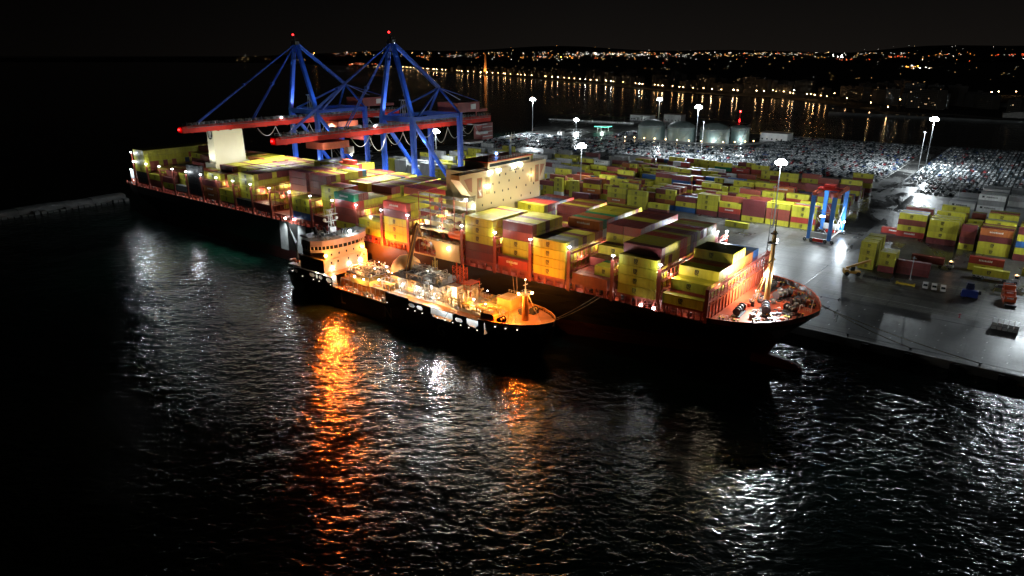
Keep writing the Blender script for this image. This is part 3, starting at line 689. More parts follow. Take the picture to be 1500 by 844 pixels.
# ================================================================== CONTAINER SHIP
ship = thing('container_ship', 'very long black container ship with red decks and cream bridge, alongside the quay', 'ship', SHIPBASE)
SB = SHIPBASE; TC = 197.8; HB = 25.5; DK = 17.6
def part(b, name, mats, parent=ship, smooth=False, recalc=True):
    base = SB if parent is ship else SB
    return b.build(name, mats, parent, base, smooth=smooth, recalc=recalc)
def interp(tab, x):
    if x <= tab[0][0]: return tab[0][1]
    for (a, b), (c, d) in zip(tab, tab[1:]):
        if x <= c: return b+(d-b)*(x-a)/(c-a)
    return tab[-1][1]
WD = [(-420,22.5),(-405,25.2),(-395,HB),(-70,HB),(-65,25.4),(-60,24.2),(-56.7,22.6),(-54.5,21.2),(-52,19.2),(-49.8,16.8),(-47.8,13.8),(-46,10.4),(-44.6,7),(-43.6,3.6),(-43,.15)]
WL = [(-420,6),(-408,12),(-390,21),(-360,25),(-330,HB),(-160,HB),(-140,24.3),(-120,21),(-100,15.5),(-85,10.2),(-72,5.2),(-62,1.6),(-57,.3),(-43,.15)]
ZL = [(-420,6.5),(-412,3),(-405,-2),(-60,-2),(-57,-1),(-55,4),(-52,9.5),(-49,13.5),(-46,16.4),(-43,18.6)]
ZD = [(-420,18.0),(-66.6,18.0),(-66.5,19.35),(-43,19.5)]
ss = sorted(set([a for a, _ in WD]+[a for a, _ in WL]+[-380,-300,-240,-200,-180,-110,-92,-78,-66.6,-66.5]))
hb = MB(); rings = []; NZ = 9
for s in ss:
    zl, zd = interp(ZL, s), interp(ZD, s); zs = []
    lev = [max(zl, v) for v in (-2, 0, 3, 5.2, 8, 11, 14, 16.3)]+[zd]
    ring = []
    for z in lev:
        u = min(1, max(0, z/17.5)); wl, wd = interp(WL, s), interp(WD, s)
        p = 1.9 if s > -150 else 1.0
        wv = wl+(wd-wl)*u**p if s > -150 else wl+(wd-wl)*min(1, u*1.4)
        ring.append((s, wv, z))
    rings.append(ring)
for sg in (-1, 1):
    for r0, r1 in zip(rings, rings[1:]):
        for k in range(len(r0)-1):
            mi = 1 if k < 3 else 0
            hb.face([(r0[k][0], TC+sg*r0[k][1], r0[k][2]), (r1[k][0], TC+sg*r1[k][1], r1[k][2]), (r1[k+1][0], TC+sg*r1[k+1][1], r1[k+1][2]), (r0[k+1][0], TC+sg*r0[k+1][1], r0[k+1][2])], mi)
r0 = rings[0]
hb.face([(s, TC-w_, z) for s, w_, z in r0]+[(s, TC+w_, z) for s, w_, z in reversed(r0)], 0)
bm_o = part(hb, 'hull', [hull_black, hull_red], recalc=True)
bb = MB(); 
for k in range(8):
    pass
prof = [(-60,3.2),(-54,3.1),(-50,2.7),(-47,2.0),(-45.4,1.1),(-44.9,.05)]
n = 14
for (sa, ra), (sb_, rb) in zip(prof, prof[1:]):
    for i in range(n):
        a0, a1 = 2*PI*i/n, 2*PI*(i+1)/n
        bb.face([(sa, TC+math.cos(a0)*ra, -.5+math.sin(a0)*ra*.95), (sa, TC+math.cos(a1)*ra, -.5+math.sin(a1)*ra*.95), (sb_, TC+math.cos(a1)*rb, -.5+math.sin(a1)*rb*.95), (sb_, TC+math.cos(a0)*rb, -.5+math.sin(a0)*rb*.95)])
part(bb, 'bulbous_bow', mat('bulb_red', (.11,.022,.016), .5), smooth=True)
# decks
dd = MB(); outl = [s for s in ss]
dd.face([(s, TC-interp(WD,s)+.25, DK) for s in ss if s <= -66.5]+[(s, TC+interp(WD,s)-.25, DK) for s in reversed(ss) if s <= -66.5])
part(dd, 'main_deck', deck_red)
fs = [s for s in ss if s >= -66.5]
dd = MB(); dd.face([(s, TC-interp(WD,s)+.05, 17.95) for s in fs]+[(s, TC+interp(WD,s)-.05, 17.95) for s in reversed(fs)])
part(dd, 'forecastle_deck', deck_red)
bk = MB()                                       # bulwark with its stays
for sg in (-1, 1):
    for a, b in zip(fs, fs[1:]):
        wa, wb = interp(WD, a), interp(WD, b)
        bk.face([(a, TC+sg*(wa-.22), 17.96), (b, TC+sg*max(0,wb-.22), 17.96), (b, TC+sg*max(0,wb-.22), 19.4), (a, TC+sg*(wa-.22), 19.4)])
        bk.face([(a, TC+sg*(wa-.42), 19.41), (b, TC+sg*max(0,wb-.42), 19.41), (b, TC+sg*(wb+.06), 19.53), (a, TC+sg*(wa+.06), 19.41)])
    s = -65.8
    while s < -43.6:
        wv = interp(WD, s)-.25
        bk.add([(s, TC+sg*wv, 17.96), (s, TC+sg*max(0, wv-1.0), 17.96), (s, TC+sg*wv, 19.35), (s+.1, TC+sg*wv, 17.96), (s+.1, TC+sg*max(0, wv-1.0), 17.96), (s+.1, TC+sg*wv, 19.35)], [(0,1,2),(3,5,4),(1,4,5,2)])
        s += 1.1 if s < -50 else .55
part(bk, 'bulwark', deck_red, recalc=False)
# hatch coaming and covers
hc = MB(); hc.box(-404, -186, 176.2, 219.4, DK+.01, 20.0); hc.box(-156.5, -67.2, 176.6, 219.0, DK+.01, 20.0)
part(hc, 'hatch_coaming', mat('coaming_red_brown', (.24,.055,.03), .55, var=.35, scale=.5))
for f, a, hs in BAYS:
    h = MB(); h.box(a-.05, f+.05, 172.9, 222.7, 20.05, CB-.02)
    for k in range(4):
        for t in (172.9, 222.2): h.box(a+.6+k*3.7, a+1.1+k*3.7, t, t+.5, DK, 20.04)
    part(h, 'hatch_cover', lash_red)
# lashing bridges: a braced frame across the ship in every gap
gaps = [-66.6]+[(BAYS[i][1]+BAYS[i+1][0])/2 for i in range(len(BAYS)-1) if BAYS[i][1]-BAYS[i+1][0] < 5]+[-198.9+14.6, -157.0-.2, -404.0]
gaps = sorted(set(round(g_, 1) for g_ in gaps), reverse=True)
def lash_bridge(s, top, first=False):
    b = MB()
    for k in range(21):
        t = min(222.5, max(172.5, 172.55+k*2.5-.03))
        wcol = .5 if k in (0, 20) else .2
        b.box(s-(.55 if k in (0,20) else .14), s+(.55 if k in (0,20) else .14), t-wcol/2, t+wcol/2, DK, top+(.9 if k in (0,20) else 0))
    z = 23.6
    while z < top+.2:
        b.box(s-.62, s+.62, 172.9, 222.1, z-.14, z)
        for sg in (-.6, .6):
            b.bar((s+sg, 172.9, z+1.05), (s+sg, 222.1, z+1.05), .06); b.bar((s+sg, 172.9, z+.55), (s+sg, 222.1, z+.55), .05)
            for k in range(0, 40): b.box(s+sg-.03, s+sg+.03, 173.6+k*1.25, 173.66+k*1.25, z, z+1.05)
        z += 2.95
    for k in range(0, 20, 2):
        t = 172.55+k*2.5
        b.bar((s, t, 20.8), (s, t+2.5, 23.5), .1); b.bar((s, t+2.5, 23.6), (s, t, 26.4), .1)
    return part(b, 'lashing_bridge', lash_red, recalc=False)
LBS = []
for g_ in gaps:
    if -182 < g_ < -158 or -358 < g_ < -333.5 and False: continue
    top = 26.5 if g_ in (-66.6,) else 29.5
    o = lash_bridge(g_, top); LBS.append((g_, top, o))
    ft = MB(); ltp = []
    for t in (172.6, 184.9, 197.4, 209.9, 222.4):
        ft.box(g_-.3, g_+.3, t-.35, t+.35, top+1.0, top+1.3, 1); ft.box(g_-.12, g_+.12, t-.12, t+.12, top, top+1.0, 0)
        ltp.append(t)
    ft.build('floodlight', [grey_steel, G_WHITES], o, SB, recalc=False) if False else None
    fl = MB()
    for t in ((172.6, 222.4) if g_ != -66.6 else ()):
        fl.tube((g_, t, top+.9), (g_, t, top+2.2), .07, .07, 5, 0); fl.box(g_-.35, g_+.35, t-.3, t+.3, top+2.2, top+2.5, 1)
    if fl.v:
        q = fl.build('floodlight', [grey_steel, G_WHITES], o, SB, recalc=False)
        lamp('POINT', (g_, 171.6, top+2.0), 260, COOL, ship, SB, .3)
        lamp('POINT', (g_, 221.9, top+1.9), 4200, COOL, ship, SB, .3)
    if g_ > -360:
        lamp('POINT', (g_+.9, 179.0, 27.6), 420, (1,.80,.55), ship, SB, .25)
        lamp('POINT', (g_+.9, 192.0, 28.4), 420, (1,.86,.65), ship, SB, .25)
# passage lights along the port side
pl_ = MB(); s = -416.0
while s < -72:
    if not -183 < s < -158.5:
        pl_.box(s-.12, s+.12, 176.0, 176.18, 19.4, 19.65)
        if int(s) % 1 == 0: lamp('POINT', (s, 175.2, 19.5), 26 if s < -186 else 34, (1,.90,.80), ship, SB, .18)
    s += 7.3
part(pl_, 'passage_lamp', G_WHITES, recalc=False)
r6 = random.Random(31); s = -418.0
while s < -68:
    if not -184 < s < -157.6:
        pg = MB(); pg.box(s, s+.36, 172.95, 173.3, DK, 20.04); part(pg, 'passage_pillar', lash_red, recalc=False)
        if r6.random() < .6: pg = MB(); pg.box(s+1.0, s+1.0+r6.uniform(.4,1.6), 175.0, 176.1, DK, DK+r6.uniform(.5,2.0)); part(pg, 'deck_locker', r6.choice([lash_red, dark_steel, grey_steel]), recalc=False)
    s += 3.66
wl_ = MB()
for s, z in ((-262.5,19.6),(-256,19.9),(-86.4,18.6),(-82.2,18.5)): wl_.box(s-.3, s+.3, 172.0, 172.5, z-.25, z+.25)
part(wl_, 'side_lamp', G_WHITE, recalc=False)
lamp('SPOT', (-262, 171.4, 19.8), 3000, COOL, ship, SB, .35, (-246, 118, 0), 120, .7); lamp('SPOT', (-345, 171.4, 19.6), 2600, COOL, ship, SB, .35, (-330, 118, 0), 120, .7); lamp('SPOT', (-405, 171.4, 32), 3600, COOL, ship, SB, .35, (-385, 118, 0), 120, .7)  # middle spot has no lamp head, added for sheen on the water
lamp('SPOT', (-258, 168.2, 20.2), 3000, COOL, ship, SB, .3, (-258, 173, 9), 120, .6)  # added spot without a lamp head, lighting the hull letters
[lamp('SPOT', (s_, 170.2, 15.0), 15000, (.40,1,.74), ship, SB, .4, (s_-2, 152, 0), 84, 1.0) for s_ in (-318,-304,-290,-276)]
rl = MB()                                       # side rail
for z in (18.6, 19.1): rl.bar((-418, 172.5, z), (-70, 172.5, z), .06)
for k in range(175): rl.box(-418+k*2, -417.94+k*2, 172.47, 172.53, 18.0, 19.1)
part(rl, 'side_railing', lash_red, recalc=False)
# white letter on the black side
hl_ = MB(); y = 172.24
hl_.face([(-267.4,y,17.6),(-261.6,y,17.6),(-262.4,y,4.8),(-268.2,y,4.8)]); hl_.face([(-253.6,y,17.6),(-248.2,y,17.6),(-250.2,y,4.8),(-256,y,4.8)]); hl_.face([(-261.6,y-.01,17.6),(-257.6,y-.01,8.5),(-255.4,y-.01,10.0),(-258.4,y-.01,17.6)][:3])
S_ = [(-244,-231,15.4,17.6),(-244,-241,11.5,15.4),(-244,-231,10.2,12.4),(-234,-231,7,10.2),(-244,-231,4.8,7.0),(-227,-214,15.4,17.6),(-227,-224,7,15.4),(-227,-214,4.8,7.0)]
for a, b, c, d in S_: hl_.face([(a,y,c),(b,y,c),(b,y,d),(a,y,d)])
part(hl_, 'side_lettering', mat('hull_letter_white', (.55,.56,.55), .6), recalc=False)
# ---------------- bridge house
HS0, HS1 = -172.0, -157.5
house = MB(); house.box(HS0, HS1, 180.6, 219.4, DK, 41.4)
house.box(HS0+.5, HS1-4.3, 180.6, 219.4, 41.4, 49.2); house.prism_s([(172.4,49.3),(172.4,47.6),(178.0,41.4),(221.6,41.4),(227.0-3.6,47.6),(223.4,49.3)], HS1-4.2, HS1+.004)
ho = part(house, 'accommodation_block', cream)
wn = MB()
for z, ts in ((46.3, (194,197.5,203.5,208,212.6)), (43.6,(190,193.6,199.5,206,212)), (40.4,(186.5,191,195.6,199,204,210,215)), (36.8,(184,189,196,200.5,207,213)), (33.0,(187,193,199,205,211)), (29.4,(184,190,197,203,210))):
    for t in ts:
        wn = MB(); wn.box(HS1+.01, HS1+.05, t, t+.55, z, z+.8); wn.build('window', glass_dark, ho, SB, recalc=False)
# openings in the wings and their inner bays
WOM = [mat('opening_orange_lining', (.34,.14,.05), .5), cream, mat('opening_pane', (.25,.22,.12), .2)]
for t0, t1, z0, z1, mi in ((181.6,184.4,40.0,47.2,0),(185.4,189.2,40.2,47.4,1),(212.4,214.9,41.0,47.6,1),(216.2,218.6,41.2,47.8,0)):
    wo = MB(); wo.box(HS1-.2, HS1+.06, t0, t1, z0, z1, mi)
    wo.box(HS1+.061, HS1+.09, t0+.7, t1-.7, z1-3.2, z1-.6, 2); wo.box(HS1+.061, HS1+.09, t0+.7, t1-.7, z0+.6, z0+2.8, 2); wo.build('wing_opening', WOM, ho, SB, recalc=False)
wo = MB(); wo.prism_s([(174.6,47.6),(178.8,47.8),(178.8,42.6),(177.2,43.4)], HS1+.03, HS1+.07, 0); wo.build('wing_opening', WOM, ho, SB, recalc=False); wo = MB(); wo.prism_s([(222.6,47.6),(219.6,47.8),(219.6,43.0)], HS1+.03, HS1+.07, 0)
wo.build('wing_opening', WOM, ho, SB, recalc=False)
lamp('POINT', (HS1+.9, 187.4, 43.5), 500, (1,.8,.5), ship, SB, .2); lamp('POINT', (HS1+1.2, 213.7, 44.3), 150, (1,.7,.4), ship, SB, .2)
nm = MB()
for k, wv in enumerate((.5,.7,.4,.8,.5,.6,.7,.4)): nm.box(HS1+.01, HS1+.04, 200.2+k*.8, 200.2+k*.8+wv*.7, 47.4, 48.0)
nm.build('name_board', logo_dark, ho, SB, recalc=False)
tp = MB(); tp.box(HS0+3, HS1-.4, 188, 214, 49.31, 51.8, 0); tp.box(HS0+2.5, HS1+.1, 187.4, 214.6, 51.8, 52.15, 1)
tp.box(HS1-.4, HS1-.36, 189, 213, 50.2, 51.3, 2)
part(tp, 'wheelhouse', [cream, orange_paint, glass_dark])
rr_ = MB()
for t0, t1, z in ((172.5, 187, 49.35), (215, 223.3, 49.35), (188, 214, 52.2)):
    for zz in (.55, 1.1): rr_.bar((HS1, t0, z+zz), (HS1, t1, z+zz), .06)
    for k in range(int((t1-t0)/1.5)+1): rr_.box(HS1-.03, HS1+.03, t0+k*1.5-.03, t0+k*1.5+.03, z, z+1.1)
part(rr_, 'bridge_railing', white_paint, recalc=False)
ms = MB(); ms.tube((-163,207.5,52.1), (-163,207.5,59), .55, .4, 8); ms.box(-163.3,-162.7,204.8,210.2,58.3,58.8); ms.box(-164.3,-161.7,206.2,208.8,56.2,56.5)
for t in (205, 206.6, 208.4, 210): ms.tube((-163,t,58.8), (-163,t,60.6), .1, .08, 5)
for t, h in ((190,56),(193.5,57.5),(197,55),(201,56.5),(212,56)): ms.tube((-165,t,52.1), (-165,t,h), .07, .05, 5)
ms.ball((-166,216,51.8), .9, 10)
part(ms, 'radar_mast', white_paint)
fl = MB()
for t, z in ((188.8,48.9),(193.6,49.2),(202.6,49.5),(206.6,49.6)):
    fl.box(HS1+.1, HS1+.6, t-.5, t+.5, z-.9, z-.1)
    lamp('SPOT', (HS1+.8, t, z-.6), 5200, (1,.95,.8), ship, SB, .3, (HS1+28, t-2, 24), 110, .8)
part(fl, 'front_floodlight', G_WHITE, recalc=False)
fl = MB()
for t, z in ((176.5,40.2),(180.2,37.2)): fl.box(-158.6,-158.1, t-.4, t+.4, z-.4, z+.4)
part(fl, 'wing_floodlight', G_WHITES, recalc=False)
lamp('POINT', (-160, 177.0, 38.6), 110, (1,.93,.8), ship, SB, .3)
for t in (184, 196, 208): lamp('SPOT', (HS0-.6, t, 47.5), 5200, (1,.93,.75), ship, SB, .3, (HS0-40, t, 28), 130, .6)
fl = MB()
for t in (184, 196, 208): fl.box(HS0-.6, HS0-.1, t-.4, t+.4, 47.4, 48.0)
part(fl, 'rear_floodlight', G_WHITE, recalc=False)
for t in (188, 200, 212): lamp('SPOT', (-142.2, t, 37.6), 1700, (1,.93,.76), ship, SB, .3, (-157.5, t, 42), 125, .8)  # added spots giving the house front an even wash
for s_, z_ in ((-169,33),(-162,38.5)): lamp('POINT', (s_, 175.2, z_), 420, (1,.88,.62), ship, SB, .3)  # added points brightening the port side of the house
lb = MB(); lb.ball((-164.5, 201, 53.2), .5, 8); part(lb, 'signal_lamp', G_BLUE); 
# boat-deck side panels with the arched opening, and the deck machinery seen through it
sp_ = MB()
def arch_plate(b, s0, s1, z0, z1, hs0, hs1, hz0, hz1, t):
    b.box(s0, hs0, t, t+.3, z0, z1); b.box(hs1, s1, t, t+.3, z0, z1); b.box(hs0, hs1, t, t+.3, hz1, z1); b.box(hs0, hs1, t, t+.3, z0, hz0)
    for sx, d in ((hs0, 1), (hs1, -1)): b.prism_t([(sx, hz1), (sx+d*2.2, hz1), (sx, hz1-2.2)], t, t+.3)
arch_plate(sp_, -183, -158.4, 17.9, 24.4, -181.3, -170.2, 18.4, 23.8, 172.4)
sp_.box(-183, -158.4, 180.2, 180.5, 17.9, 30)
part(sp_, 'boat_deck_side', cream, recalc=False)
mc = MB(); r7 = random.Random(4)
for k in range(46):
    a, t, z = r7.uniform(-183, -158.5), r7.uniform(174, 179), r7.choice([17.7, 20.8, 24.5])
    mc.box(a, a+r7.uniform(.4,1.6), t, t+r7.uniform(.4,1.4), z, z+r7.uniform(.4,1.8), r7.randrange(3))
for k in range(22):
    a, t = r7.uniform(-183, -159), r7.uniform(173.4, 179.5); mc.tube((a, t, 17.7), (a, t, r7.uniform(24, 30)), .1, .1, 5, r7.randrange(3))
for z in (24.4, 27.4): mc.box(-183, -158.5, 174.5, 180, z-.15, z, 1)
part(mc, 'deck_machinery', [lash_red, cream, grey_steel], recalc=False)
bg = MB()
for z in (27.4, 30.4, 33.4, 36.4, 39.4):
    bg.box(-182.5, -158.2, 176.8, 180.1, z-.12, z, 1)
    for zz in (.5, 1.0): bg.bar((-182.5, 176.8, z+zz), (-158.2, 176.8, z+zz), .07, None, 1)
    for k in range(17): bg.box(-182.5+k*1.5, -182.42+k*1.5, 176.76, 176.84, z, z+1.0, 1)
for s_ in (-182.4, -176.5, -170.5, -164.5, -158.4): bg.box(s_-.12, s_+.12, 176.7, 176.95, 20, 40.4, 0)
for k in range(5): bg.bar((-175+(k%2)*7, 178.2, 24.4+k*3), (-168-(k%2)*7, 178.2, 27.4+k*3), .9, .14, 2)
for k in range(30): 
    a, z = r7.uniform(-182, -159), r7.choice([24.4, 27.4, 30.4, 33.4]); bg.box(a, a+r7.uniform(.3,1.5), 177.6, 179.6, z, z+r7.uniform(.4,2.0), r7.randrange(3))
part(bg, 'boat_deck_stair', [lash_red, grey_steel, cream], recalc=False)
lamp('POINT', (-174.5, 175.6, 22.6), 420, (1,.85,.65), ship, SB, .2); lamp('POINT', (-165.5, 169.6, 22.0), 420, (1,.55,.22), ship, SB, .2); lamp('POINT', (-171, 175.4, 29.0), 420, (1,.9,.7), ship, SB, .25)
fl = MB(); fl.box(-174.8,-174.2,175.3,175.9,22.4,22.9); fl.box(-163.8,-163.2,171.9,172.35,22.3,22.8); part(fl, 'boat_deck_lamp', G_WHITE, recalc=False)
# ---------------- funnel and casing
cs = MB(); cs.box(-352, -341.9, 186.6, 206.4, DK, 34.5); part(cs, 'engine_casing', cream_light)
fn = MB()
def taper(b, s0, s1, t0, t1, z0, z1, k=.985, mi=0):
    b.add([(s0,t0,z0),(s1,t0,z0),(s1,t1,z0),(s0,t1,z0),(s0+.5,t0+.5,z1),(s1-.25,t0+.5,z1),(s1-.25,t1-.2,z1),(s0+.5,t1-.2,z1)], [(0,3,2,1),(4,5,6,7),(0,1,5,4),(1,2,6,5),(2,3,7,6),(3,0,4,7)], mi)
taper(fn, -348.5, -342, 187.2, 204.4, 34.5, 53.0)
fo = part(fn, 'funnel', cream_light)
ft = MB(); ft.box(-348.1, -342.2, 187.6, 204.3, 53.0, 53.5, 0); ft.box(-347.8, -342.5, 188, 204, 53.5, 54.0, 1)
ft.build('funnel_cap', [logo_dark, cream_light], fo, SB)
em = MB(); cx, cz = -345.2, 49.4
em.face([(cx+2.35*math.cos(a), 187.2+.5*(cz+2.6*math.sin(a)-34.5)/18.5-.03, cz+2.7*math.sin(a)) for a in [2*PI*i/24 for i in range(24)]], 0)
e2 = emblem(cx, 0, cz-.1, 1.75, wx=1.35)
for f in e2.f:
    em.face([(e2.v[i][0], 187.2+.5*(e2.v[i][2]-34.5)/18.5-.06, e2.v[i][2]) for i in f], 1)
em.build('emblem', [logo_dark, logo_white], fo, SB, recalc=False)
lamp('SPOT', (-330, 184.5, 37.2), 2200, (1,.98,.88), ship, SB, .3, (-344, 190, 44), 100, .6)
lamp('SPOT', (-331, 204, 37.2), 1700, (1,.98,.88), ship, SB, .3, (-344, 199, 46), 100, .6)
lamp('SPOT', (-345, 180, 34.5), 2200, (1,.98,.88), ship, SB, .3, (-345, 188, 45), 100, .6)
# ---------------- forecastle
bh = MB(); bh.box(-67.2, -66.75, 173.2, 222.4, 17.9, 22.4); bh.box(-67.3, -66.2, 173.0, 222.6, 22.4, 22.6)
part(bh, 'breakwater_bulkhead', orange_paint)
fmst = MB(); fmst.tube((-57.9,197,17.95), (-57.9,197,40.5), .85, .55, 12, 0); fmst.tube((-57.9,197,40.5), (-57.9,197,47), .18, .1, 6, 1)
fmst.tube((-61.6,194.6,17.95), (-58.2,196.6,31.0), .16, .14, 6, 0); fmst.tube((-61.6,199.4,17.95), (-58.2,197.4,31.0), .16, .14, 6, 0)
fmst.box(-59.3,-56.5,195.6,198.4,36.9,37.2,1); fmst.box(-58.9,-57.2,196.2,197.8,39.6,39.9,1); fmst.box(-58.2,-57.6,194.2,199.8,31.4,31.7,0)
for k in range(12): fmst.bar((-61.4+k*.27, 194.7+k*.16, 18.6+k*1.02), (-61.4+k*.27, 199.3-k*.16, 18.6+k*1.02), .06)
fmo = part(fmst, 'foremast', [mat('mast_buff_paint', (.52,.38,.14), .5), dark_steel])
fl = MB(); fl.box(-59.2,-58.75,195.7,198.3,27.0,27.7); fl.ball((-57.2,197.8,37.8), .3, 6)
fl.build('mast_floodlight', G_WHITE, fmo, SB, recalc=False)
lamp('POINT', (-60.0, 196.2, 27.2), 3800, (1,.93,.82), ship, SB, .5); lamp('SPOT', (-59.6, 196.6, 27.4), 16000, (1,.96,.88), ship, SB, .4, (-72, 199, 27), 140, .5)
lamp('SPOT', (-57.0, 196.0, 27.2), 24000, COOL, ship, SB, .4, (-45,150,0), 80, .7); lamp('POINT', (-56.4, 197.6, 27.0), 900, (1,.93,.82), ship, SB, .4)
def winch(s, t, ln, rad, turn, name):
    b = MB(); n_ = 3
    for k in range(n_):
        a = -ln/2+k*ln/n_; 
        b.tube((0,a+.15,rad+.5), (0,a+ln/n_-.15,rad+.5), rad*.6, rad*.6, 12, 1)
        for e in (a+.1, a+ln/n_-.1): b.tube((0,e-.08,rad+.5), (0,e+.08,rad+.5), rad, rad, 14, 0)
    b.box(-rad*1.2, rad*1.2, -ln/2-.4, ln/2+.4, 0, .35, 0); b.box(-rad*.8, rad*1.1, ln/2+.1, ln/2+1.4, .35, rad*1.8, 2)
    cs_, sn_ = math.cos(turn), math.sin(turn)
    b.v = [(s+x*cs_-y*sn_, t+x*sn_+y*cs_, z+17.96) for x, y, z in b.v]
    return part(b, name, [dark_steel, mat('rope_pale', (.20,.18,.15), .9), deck_red])
winch(-55.8, 190.2, 6.5, 1.25, .35, 'windlass'); winch(-55.8, 205.4, 6.5, 1.25, -.35, 'windlass')
winch(-61.5, 184.5, 6, 1.05, .1, 'mooring_winch'); winch(-61.5, 211.5, 6, 1.05, -.1, 'mooring_winch'); winch(-50.2, 194.5, 4.2, .95, .9, 'mooring_winch'); winch(-50.4, 202.0, 4.2, .95, -.9, 'mooring_winch')
for s, t in [(-63.5,176.5),(-59.5,177),(-55.5,180.4),(-52.4,184.2),(-49.2,188.4),(-46.8,193.2),(-46.4,202.6),(-49,207.4),(-52.2,211.6),(-56,215.3),(-60,218.4),(-63.6,219.2),(-53.6,186.5),(-53.8,208.6)]:
    b = MB(); b.box(s-.9,s+.9,t-.4,t+.4,17.96,18.15,0)
    for d in (-.5,.5): b.tube((s+d,t,18.15),(s+d,t,18.95),.26,.26,10,0); b.tube((s+d,t,18.95),(s+d,t,19.05),.34,.34,10,1)
    part(b, 'bollard', [dark_steel, yellow_paint])
for s, t, tt in [(-60.5,175.4,0),(-54.6,179.2,.5),(-50.4,183.6,.8),(-46.6,190.6,1.2),(-46.6,205,-1.2),(-50.6,212,-.8)]:
    b = MB(); b.box(s-.8,s+.8,t-.25,t+.25,17.96,18.3); b.tube((s-.45,t,18.3),(s-.45,t,18.9),.2,.2,8); b.tube((s+.45,t,18.3),(s+.45,t,18.9),.2,.2,8)
    part(b, 'fairlead', dark_steel)
hr = MB()                                       # hand rails, vents and pipes in white
for a, b_ in [((-65,176,18.9),(-61,176.4,18.9)),((-65,178.6,18.9),(-61.4,178.8,18.9)),((-54,182,18.8),(-50.5,186,18.8)),((-53,184.5,18.8),(-51,188.5,18.8)),((-47.5,198,19),(-45.2,198,19)),((-56,210,18.9),(-52,213,18.9)),((-50,190,18.9),(-48,194,18.9)),((-60.5,200,18.9),(-58.5,206,18.9)),((-52,198,18.9),(-48,201,18.9))]:
    a, b_ = Vector(a), Vector(b_); hr.bar(a, b_, .07); hr.bar(a-Vector((0,0,.45)), b_-Vector((0,0,.45)), .06)
    for k in range(5): p = a.lerp(b_, k/4); hr.bar(p-Vector((0,0,.95)), p, .07)
for s, t in [(-57,186),(-57.5,209),(-53,192),(-62,188),(-63.5,204),(-48.5,198)]: hr.path([(s,t,17.96),(s,t,19.5),(s+.5,t,19.9),(s+.8,t,19.4)], .14, 6)
hr.tube((-63.8,214.5,17.96),(-66.0,216,24.5),.07,.06,5); hr.tube((-45.5,198,17.96),(-45.0,198,22.5),.1,.06,6)
part(hr, 'deck_railing', white_paint, recalc=False)
r5 = random.Random(77)
for k in range(58):
    s_, t_ = r5.uniform(-64,-47.5), r5.uniform(180,216); 
    if abs(t_-TC) > interp(WD, s_)-3: continue
    gb = MB(); w1, w2, h_ = r5.uniform(.4,1.8), r5.uniform(.3,1.4), r5.uniform(.3,1.5); gb.box(s_,s_+w1,t_,t_+w2,17.97,17.97+h_); 
    if r5.random() < .5: gb.tube((s_+w1*.5,t_-.4,18.0+h_*.7),(s_+w1*.5,t_+w2+.4,18.0+h_*.7),.3,.3,8)
    part(gb, 'deck_fitting', r5.choice([dark_steel, dark_steel, deck_red, grey_steel]), recalc=False)
rp = MB()
for t in (192.8, 203.0): 
    for k in range(9): rp.box(-54.2+k*.42,-53.86+k*.42,t-.28+(k%2)*.08,t+.28-(k%2)*.08,18.5,18.75)
part(rp, 'anchor_chain', dark_steel)
# stern deck gear
st_ = MB(); st_.box(-418.5,-405,176,219,DK,20.4,0); st_.box(-419.5,-416,176.5,182,20.4,25.5,1)
for z in (24, 28, 32, 36): st_.box(-406.0,-404.6,173,222.5,z-.12,z,0)
for t in (173, 176.2, 180, 222): st_.box(-405.6,-405.2,t-.15,t+.15,DK,37,0)
part(st_, 'stern_gear', [lash_red, mat('stern_pale_house', (.5,.58,.6), .5)], recalc=False)
fl = MB(); fl.box(-417.2,-416.8,175.6,176,25.6,25.9); fl.box(-406,-405.6,172.6,173,36.6,37); fl.box(-405,-404.6,174.8,175.2,36,36.4); part(fl, 'stern_lamp', G_WHITES, recalc=False)
lamp('POINT', (-417, 173.6, 24.8), 800, COOL, ship, SB, .2); lamp('POINT', (-405.8, 171, 36), 500, COOL, ship, SB, .2)
# lifeboat hung at the boat deck
lbt = thing('lifeboat', 'bright red enclosed lifeboat hanging beside the cream bridge house', 'lifeboat', (-161.4, 175.2, 25.6))
b = MB(); bs = (-161.4,175.2,25.6)
for sg in (0,):
    secs = [(-4.6,.2,.8),(-3.8,1.2,1.3),(-2,1.6,1.5),(2,1.6,1.5),(3.8,1.1,1.3),(4.6,.2,.9)]; rg = []
    for x, wv, h in secs: rg.append([(x, wv*math.cos(a), (1.3+ (h*math.sin(a)*.9 if math.sin(a) > 0 else 1.2*math.sin(a)))) for a in [2*PI*i/12 for i in range(12)]])
    for r0, r1 in zip(rg, rg[1:]):
        for i in range(12): b.face([r0[i], r0[(i+1)%12], r1[(i+1)%12], r1[i]])
    b.face(rg[0]); b.face(rg[-1])
b.build('hull', orange_paint, lbt, smooth=True)
b = MB(); b.box(-1.2,1.2,-.7,.7,2.5,3.2); b.build('canopy', orange_paint, lbt)
b = MB()
for x in (-3,3): b.bar((x,0,2.4),(x,0,5.2),.12); b.bar((x,0,5.2),(x,3.6,5.6),.25); b.bar((x,3.6,5.6),(x,3.8,-7.8),.3)
b.build('davit', cream, lbt)
